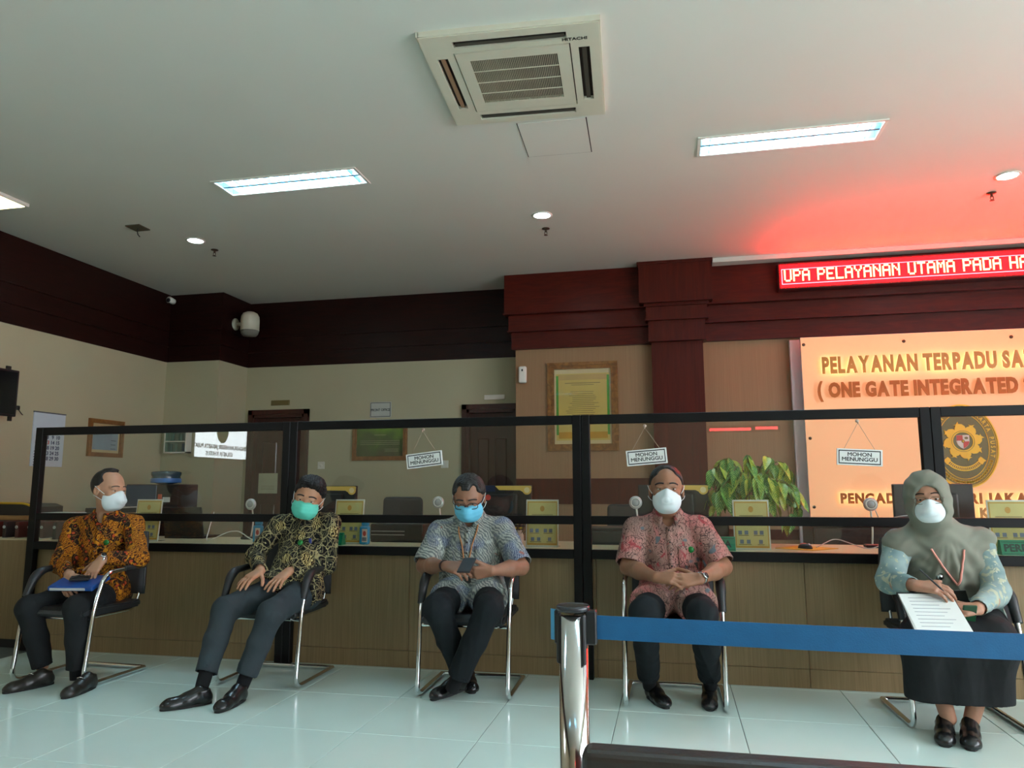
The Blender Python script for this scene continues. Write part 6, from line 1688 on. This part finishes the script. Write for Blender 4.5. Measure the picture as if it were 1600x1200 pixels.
def patch(parent, so, O, tf, ac, c, w_, h_, sp, m, name, off=0.0035, nx=4, nz=5):
    """cloth patch laid on the chest: centre c, width w_, height h_"""
    v = []; f = []
    for j in range(nz + 1):
        for i in range(nx + 1):
            v.append(Vector(on_front(so, O, c + ac * (i / nx - 0.5) * w_ + sp * (j / nz - 0.5) * h_, tf, off) - O))
    k = len(v); v += [p - Vector(tf) * 0.005 for p in v]
    for j in range(nz):
        for i in range(nx):
            a = j * (nx + 1) + i; f.append((a, a + 1, a + nx + 2, a + nx + 1)); f.append((a + k, a + nx + 1 + k, a + nx + 2 + k, a + 1 + k))
    ring = list(range(nx + 1)) + [j * (nx + 1) + nx for j in range(1, nz + 1)] + [nz * (nx + 1) + i for i in range(nx - 1, -1, -1)] + [j * (nx + 1) for j in range(nz - 1, 0, -1)]
    for a, b_ in zip(ring, ring[1:] + ring[:1]): f.append((a, a + k, b_ + k, b_))
    mb = MB(); mb.add(v, f, True); return mb.build(name, m, parent)
M_btn = mat('dark_shirt_button', srgb(46, 38, 34), 0.3)
def placket(so, O, tf, ac, sp, J, m, shift=0.0):
    top = J['neck'] - sp * 0.075 + ac * shift; bot = J['pelvis'] + sp * 0.10 + ac * shift
    pl = patch(so, so, O, tf, ac, (top + bot) / 2, 0.034, float(np.linalg.norm(top - bot)), unit(top - bot), m, 'placket', 0.003, 2, 12)
    for k in range(5):
        p = on_front(so, O, top + (bot - top) * (0.06 + 0.21 * k), tf, 0.006)
        Mq = Matrix.Translation(Vector(p - O)) @ Vector(tf).to_track_quat('Z', 'Y').to_matrix().to_4x4()
        mb = MB().lathe([(0.0001, -0.002), (0.0055, -0.002), (0.0055, 0.001), (0.0001, 0.0015)], n=10); mb.v = [Mq @ Vector(q) for q in mb.v]; mb.build('button', M_btn, pl)
def pocket(so, O, tf, ac, sp, J, m, s_):
    patch(so, so, O, tf, ac, J['chest'] * 0.80 + J['pelvis'] * 0.20 + ac * s_ * 0.092, 0.10, 0.115, sp, m, 'pocket', 0.0035, 4, 4)

# ---- man in the orange batik shirt
M_shR1 = batik_orange()
R1, H, J, O, so, tf, ac, sp = person(dict(J=JOINTS['m1'], label='man in orange batik shirt and white mask turning his head aside', face=(84, -4, -2), hs=1.07, skin=SK1, shirt=M_shR1, trousers=M_bk,
    legs='trousers', sleeve='long', seed=1, bw=1.03, belly=1.05, tail=0.34, hem=0.0, leg=0.98, handR=dict(d=(0.45, -0.62, -0.55), n=(-0.45, -0.35, 0.75), curl=(0.35, 0.5, 0.4)),
    handL=dict(d=(-0.22, -0.55, -0.82), n=(0.05, -0.85, 0.5), curl=(0.2, 0.3, 0.2), spread=0.12)))
placket(so, O, tf, ac, sp, J, M_shR1)
pocket(so, O, tf, ac, sp, J, M_shR1, 1)
hm = hair_mat('dark_cropped_hair', srgb(30, 27, 25), 0.02)
hair_cap(H, hm, R1, O, dict(front=(0.055, 0.085), back=(-0.09, -0.07), cut=[((0.085, 0.0, 0.085), (0.060, 0.10, 0.058)), ((0.06, 0.055, 0.10), (0.06, 0.038, 0.05)), ((0.06, -0.055, 0.10), (0.06, 0.038, 0.05))], add=[((0.01, 0, 0.116), (0.05, 0.026, 0.016))]), 0.002, 0.6)
face_parts(R1, H, O, 0.9, hm, 0.6); mk = mask_kf(H, M_kf, R1, O); ear_loops(R1, H, O, M_kf)
socks(R1, J, O, 'L')
shoe(R1, (-3.645, 3.915), (-3.745, 3.655), M_shoeb, O); shoe(R1, (-3.35, 3.90), (-3.322, 3.635), M_shoeb, O)
for s_, (hx, hy), (tx, ty) in (('R', (-3.645, 3.915), (-3.745, 3.655)), ('L', (-3.35, 3.90), (-3.322, 3.635))):
    px, py = hx + (tx - hx) * 0.48, hy + (ty - hy) * 0.48
    MB().tube([(px - 0.022 - O[0], py - O[1], 0.079), (px - O[0], py - 0.004 - O[1], 0.086), (px + 0.022 - O[0], py - O[1], 0.079)], 0.004, 6).build('shoe_buckle', M_silver, R1)
watch(R1, J['wrL'] - unit(J['wrL'] - J['elL']) * 0.002, J['wrL'] - J['elL'], (0.3, -0.6, 0.7), O, M_silver)
badge(R1, on_front(so, O, J['chest'] + ac * 0.085, tf), O, tf, ac, sp, True, False)
t = thing('blue_folder', 'blue zipped folder on the lap of the man in orange', 'folder', (-3.555, 3.945, 0.565), 0.15)
Rf = Matrix.Rotation(math.radians(16), 4, 'X')
MB().rbox(-0.135, 0.145, -0.085, 0.10, 0.0, 0.030, 0.008, 2, M=Rf).build('cover', mat('royal_blue_vinyl', srgb(20, 70, 140), 0.35), t)
MB().rbox(-0.12, 0.10, -0.090, -0.080, 0.006, 0.022, 0.003, 1, M=Rf).build('page_edge', M_mic, t)
t = thing('key_case', 'small dark key case lying on the blue folder', 'case', (-3.54, 3.94, 0.604), 0.5)
MB().rbox(-0.055, 0.055, -0.03, 0.03, 0, 0.014, 0.006, 2, M=Rf).build('case', M_dark, t); MB().tube([Rf @ Vector(p) for p in ((-0.05, -0.02, 0.016), (0.0, 0.02, 0.022), (0.05, -0.01, 0.016))], 0.004, 6).build('cord', M_dark, t)

# ---- man in the black batik shirt
M_shR2 = batik_black()
R2, H, J, O, so, tf, ac, sp = person(dict(J=JOINTS['m2'], label='man in black and cream batik shirt with green mask leaning his head', face=(17, -8, -13), hs=1.05, skin=SK2, shirt=M_shR2, trousers=M_gy,
    legs='trousers', sleeve='long', seed=2, bw=0.98, belly=1.0, tail=0.24, hem=0.02, leg=1.0, tfold=0.008, handR=dict(d=(-0.26, -0.86, -0.36), n=(-0.05, -0.38, 0.92), curl=(0.12, 0.25, 0.15), spread=0.13),
    handL=dict(d=(-0.16, -0.85, -0.40), n=(0.0, -0.42, 0.90), curl=(0.12, 0.25, 0.15), spread=0.17)))
placket(so, O, tf, ac, sp, J, M_shR2)
pocket(so, O, tf, ac, sp, J, M_shR2, 1)
hm2 = hair_mat('black_hair', srgb(16, 16, 17), 0.02)
hair_cap(H, hm2, R2, O, dict(front=(0.078, 0.080), back=(-0.10, -0.075), add=[((0.035, 0.02, 0.104), (0.065, 0.058, 0.030)), ((-0.02, 0.0, 0.10), (0.07, 0.065, 0.034))]), 0.007, 1.25)
face_parts(R2, H, O, 1.2, hm2, 0.9); mask_surgical(H, M_gm, R2, O); ear_loops(R2, H, O, M_kf)
for s_ in 'RL': socks(R2, J, O, s_)
shoe(R2, (-2.475, 3.75), (-2.655, 3.555), M_shoe, O); shoe(R2, (-2.345, 3.85), (-2.335, 3.575), M_shoe, O)
q = J['chest'] * 0.88 + J['pelvis'] * 0.12
badge(R2, on_front(so, O, q + ac * 0.03, tf), O, tf, ac, sp)
p = on_front(so, O, q + ac * 0.085 + sp * 0.01, tf, 0.004)
mb = MB().rbox(-0.010, 0.010, -0.004, 0.004, -0.03, 0.022, 0.003, 1); Mq = Matrix.Translation(Vector(p - O)); mb.v = [Mq @ Vector(v) for v in mb.v]; mb.build('pocket_pens', mat('navy_pen', srgb(24, 34, 110), 0.3), R2)

# ---- man with the phone
M_shR3 = batik_grey()
R3, H, J, O, so, tf, ac, sp = person(dict(J=JOINTS['m3'], label='man in grey batik shirt and blue mask looking down at his phone', face=(6, -24, 2), hs=1.05, skin=SK3, shirt=M_shR3, trousers=M_ch,
    legs='trousers', sleeve='short', slen=0.95, seed=3, bw=1.06, belly=1.1, tail=0.56, hem=0.03, leg=1.04, handR=dict(d=(0.90, -0.38, -0.12), n=(0.12, -0.72, 0.62), curl=(0.55, 0.75, 0.5), thumb=(0.8, 0.45, -0.1)),
    handL=dict(d=(-0.90, -0.36, -0.10), n=(0.05, -0.80, -0.35), curl=(0.5, 0.7, 0.5), thumb=(0.75, 0.5, -0.1))))
placket(so, O, tf, ac, sp, J, M_shR3)
pocket(so, O, tf, ac, sp, J, M_shR3, 1)
pocket(so, O, tf, ac, sp, J, M_shR3, -1)
hm3 = hair_mat('greying_hair', srgb(26, 25, 24), 0.035)
hair_cap(H, hm3, R3, O, dict(front=(0.075, 0.078), back=(-0.10, -0.07), cut=[((0.082, 0.045, 0.085), (0.04, 0.024, 0.04)), ((0.082, -0.045, 0.085), (0.04, 0.024, 0.04))]), 0.004, 1.2)
face_parts(R3, H, O, 1.1, hm3, 0.35); mask_surgical(H, M_bm, R3, O); ear_loops(R3, H, O, M_kf); glasses(H, M_dark, R3, O, 0.0024)
shoe(R3, (-1.175, 4.20), (-1.325, 4.015), M_shoe, O, hz=0.03); shoe(R3, (-1.225, 4.40), (-1.135, 4.19), M_shoe, O)
for s_ in 'RL': socks(R3, J, O, s_)
ring_on(R3, J['wrR'] - unit(J['wrR'] - J['elR']) * 0.02, J['wrR'] - J['elR'], 0.0285, 0.018, mat('dark_red_bracelet', srgb(44, 20, 16), 0.4), O, 'bracelet')
nk = J['neck']; low = J['chest'] * 0.45 + J['pelvis'] * 0.55
for s_ in (-1, 1):
    lanyard(R3, so, O, [nk + ac * s_ * 0.062 - sp * 0.035, nk + ac * s_ * 0.055 - sp * 0.09, nk * 0.5 + low * 0.5 + ac * s_ * 0.03, low - ac * 0.0], M_strap, 0.009, tf)
badge(R3, on_front(so, O, low, tf), O, tf, ac, sp, False, True, z=0.03)
t = thing('mobile_phone', 'black mobile phone held in both hands', 'phone', (-1.10, 3.93, 0.735))
Rp = Matrix.Rotation(math.radians(-66), 4, 'X')
MB().rbox(-0.037, 0.037, -0.005, 0.005, -0.075, 0.075, 0.004, 2, M=Rp).build('case', M_dark, t); MB().box(-0.034, 0.034, 0.005, 0.0056, -0.07, 0.07, M=Rp).build('screen', mat('phone_screen', (0.02, 0.025, 0.03), 0.1), t)

# ---- man with clasped hands
M_shR4 = batik_pink()
R4, H, J, O, so, tf, ac, sp = person(dict(J=JOINTS['m4'], label='man in dusty pink batik shirt and white mask with clasped hands', face=(2, 2, 0), hs=1.08, skin=SK4, shirt=M_shR4, trousers=M_ch,
    legs='trousers', sleeve='short', slen=0.93, seed=4, bw=1.06, belly=1.05, tail=0.66, hem=0.03, leg=1.03, handR=dict(d=(0.94, -0.30, -0.02), n=(0.10, -0.70, 0.70), curl=(0.25, 0.45, 0.3)),
    handL=dict(d=(-0.94, -0.28, -0.10), n=(-0.08, -0.80, 0.60), curl=(0.30, 0.45, 0.3))))
placket(so, O, tf, ac, sp, J, M_shR4)
pocket(so, O, tf, ac, sp, J, M_shR4, 1)
hair_cap(H, hm, R4, O, dict(front=(0.07, 0.088), back=(-0.09, -0.06), cut=[((0.095, 0, 0.085), (0.055, 0.056, 0.046))]), 0.002, 0.7)
face_parts(R4, H, O, 1.1, hm2, 0.6); mask_kf(H, M_kf, R4, O); ear_loops(R4, H, O, M_kf)
shoe(R4, (-0.165, 4.37), (-0.062, 4.115), M_shoe, O); shoe(R4, (0.165, 4.39), (0.150, 4.12), M_shoe, O)
for s_ in 'RL': socks(R4, J, O, s_)
watch(R4, J['wrL'] - unit(J['wrL'] - J['elL']) * 0.012, J['wrL'] - J['elL'], (0.25, -0.9, 0.3), O, M_silver)
q = J['chest'] * 0.92 + J['pelvis'] * 0.08 + ac * 0.115
badge(R4, on_front(so, O, q, tf), O, tf, ac, sp, True, True, z=0.09)

# ---- woman in the grey headscarf
R5, H, J, O, so, tf, ac, sp = person(dict(J=JOINTS['m5'], label='woman in sage headscarf and pale blue blouse holding papers', face=(-15, -2, 4), hs=1.0, skin=SK5, shirt=batik_pale(), trousers=M_bk,
    legs='skirt', skirt_hem=0.16, sleeve='long', seed=5, bw=1.08, belly=1.05, tail=0.42, collar=False, vneck=False, shirt_floor=0.36,
    handR=dict(d=(0.86, -0.42, -0.05), n=(0.0, -0.55, 0.83), curl=(0.4, 0.5, 0.35)), handL=dict(d=(-0.88, -0.36, -0.05), n=(0.05, -0.55, 0.80), curl=(0.35, 0.45, 0.3), thumb=(0.75, 0.6, -0.05))))
hmb = hair_mat('dark_brows', srgb(24, 18, 15), 0.01)
face_parts(R5, H, O, 0.8, hmb, 1.15); mask_kf(H, M_kf, R5, O); glasses(H, mat('thin_bronze_rim', srgb(88, 70, 52), 0.3, 0.6), R5, O, 0.0012)
M_scarf = plain_cloth('sage_grey_scarf', srgb(122, 123, 110), 0.06)
F = SDF(np.minimum(J['head'], J['chest']) - np.array([0.36, 0.34, 0.30]), np.maximum(J['head'], J['chest']) + np.array([0.36, 0.34, 0.36]), 0.0046)
H.e(F, (-0.016, 0, 0.022), (0.122, 0.102, 0.122), 0.03); H.e(F, (0.015, 0, -0.05), (0.098, 0.090, 0.09), 0.04)
nk = J['neck']; ch = J['chest']
F.cone(H.p(-0.01, 0, -0.06), nk, 0.085, 0.10, 0.05)
for s_ in 'RL': F.cone(nk - sp * 0.02, J['sh' + s_] + tf * 0.01, 0.085, 0.082, 0.06)
F.cone(nk, ch + tf * 0.02, 0.11, 0.185, 0.06, (tf, 0.74))
low = ch * 0.30 + J['pelvis'] * 0.70 + tf * 0.045
F.cone(ch + tf * 0.02, low, 0.185, 0.180, 0.05, (tf, 0.80))
F.half(low + sp * 0.02, unit(-sp * 0.88 - ac * 0.42 + V3(0, 0.1, 0)))
F.half(low + sp * 0.02, unit(-sp * 0.80 + ac * 0.75))
H.e(F, (0.118, 0, -0.006), (0.085, 0.058, 0.080), 0.012, 'cut'); H.e(F, (0.085, 0, -0.060), (0.060, 0.064, 0.05), 0.012, 'cut')
def drape(V):
    x = (V - nk) @ ac; z = (V - nk) @ sp
    a = np.arctan2(x, -(z - 0.10)); r = np.clip((-z + 0.02) / 0.18, 0, 1)
    return 0.010 * r * (np.sin(a * 15 + 1.5 * np.sin(z * 14)) + 0.5 * np.sin(a * 31 + 2)) + 0.0022 * np.sin(V @ H.u * 90 + np.sin(V @ H.l * 40) * 2)
sdf_obj('headscarf', F, M_scarf, R5, O, 1, drape)
sc_ = [o for o in bpy.data.objects if o.name.startswith('headscarf')][0]
shoe(R5, (1.225, 4.02), (1.145, 3.785), M_shoe, O, 1.0, high=0.055); shoe(R5, (1.325, 4.0), (1.24, 3.755), M_shoe, O, 1.0, high=0.055)
lw = ch * 0.90 + J['pelvis'] * 0.10 - ac * 0.02
for s_ in (-1, 1): lanyard(R5, sc_, O, [nk + ac * s_ * 0.075 - sp * 0.01, nk * 0.5 + lw * 0.5 + ac * s_ * 0.045, lw], M_pstrap, 0.010, tf)
badge(R5, on_front(sc_, O, lw, tf), O, tf, ac, sp, False, True, z=0.05)
mb = MB().lathe([(0.0001, -0.003), (0.016, -0.003), (0.018, 0.002), (0.0001, 0.008)], n=8, M=Matrix.Rotation(PI / 2, 3, 'X')); p = on_front(sc_, O, lw + sp * 0.035 - ac * 0.06, tf); mb.v = [Matrix.Translation(Vector(p - O)) @ Vector(v) for v in mb.v]; mb.build('brooch', M_silver, R5)
t = thing('clipboard_papers', 'white printed sheets held on the lap by the woman', 'papers', (1.150, 3.825, 0.585), 0.06)
Rq = Matrix.Rotation(math.radians(36), 4, 'X')
MB().box(-0.12, 0.125, -0.15, 0.115, -0.006, -0.002, M=Rq).build('clipboard', M_dark, t)
for k in range(3): MB().box(-0.115 + 0.002 * k, 0.115 + 0.003 * k, -0.145, 0.105, -0.002 + 0.0015 * k, -0.001 + 0.0015 * k, M=Rq @ Matrix.Rotation(0.015 * k, 4, 'Z')).build('sheet', M_sign, t)
mb = MB()
for k in range(9): mb.box(-0.08, 0.08 - 0.02 * (k % 3), 0.075 - k * 0.022, 0.0765 - k * 0.022, 0.0025, 0.003, M=Rq)
mb.build('print_lines', M_icon, t)
t = thing('pen', 'dark pen held by the woman over her papers', 'pen', (1.165, 3.86, 0.715))
MB().tube([(-0.045, 0.0, 0.05), (0.03, -0.02, -0.03), (0.045, -0.024, -0.045)], [0.004, 0.0045, 0.001], 8).build('barrel', M_dark, t)
t = thing('green_phone', 'dark green mobile phone in the left hand of the woman', 'phone', (1.315, 3.86, 0.575))
MB().rbox(-0.03, 0.03, -0.006, 0.006, -0.06, 0.04, 0.005, 2, M=Matrix.Rotation(0.5, 4, 'X')).build('case', mat('dark_green_case', srgb(20, 66, 40), 0.3), t)
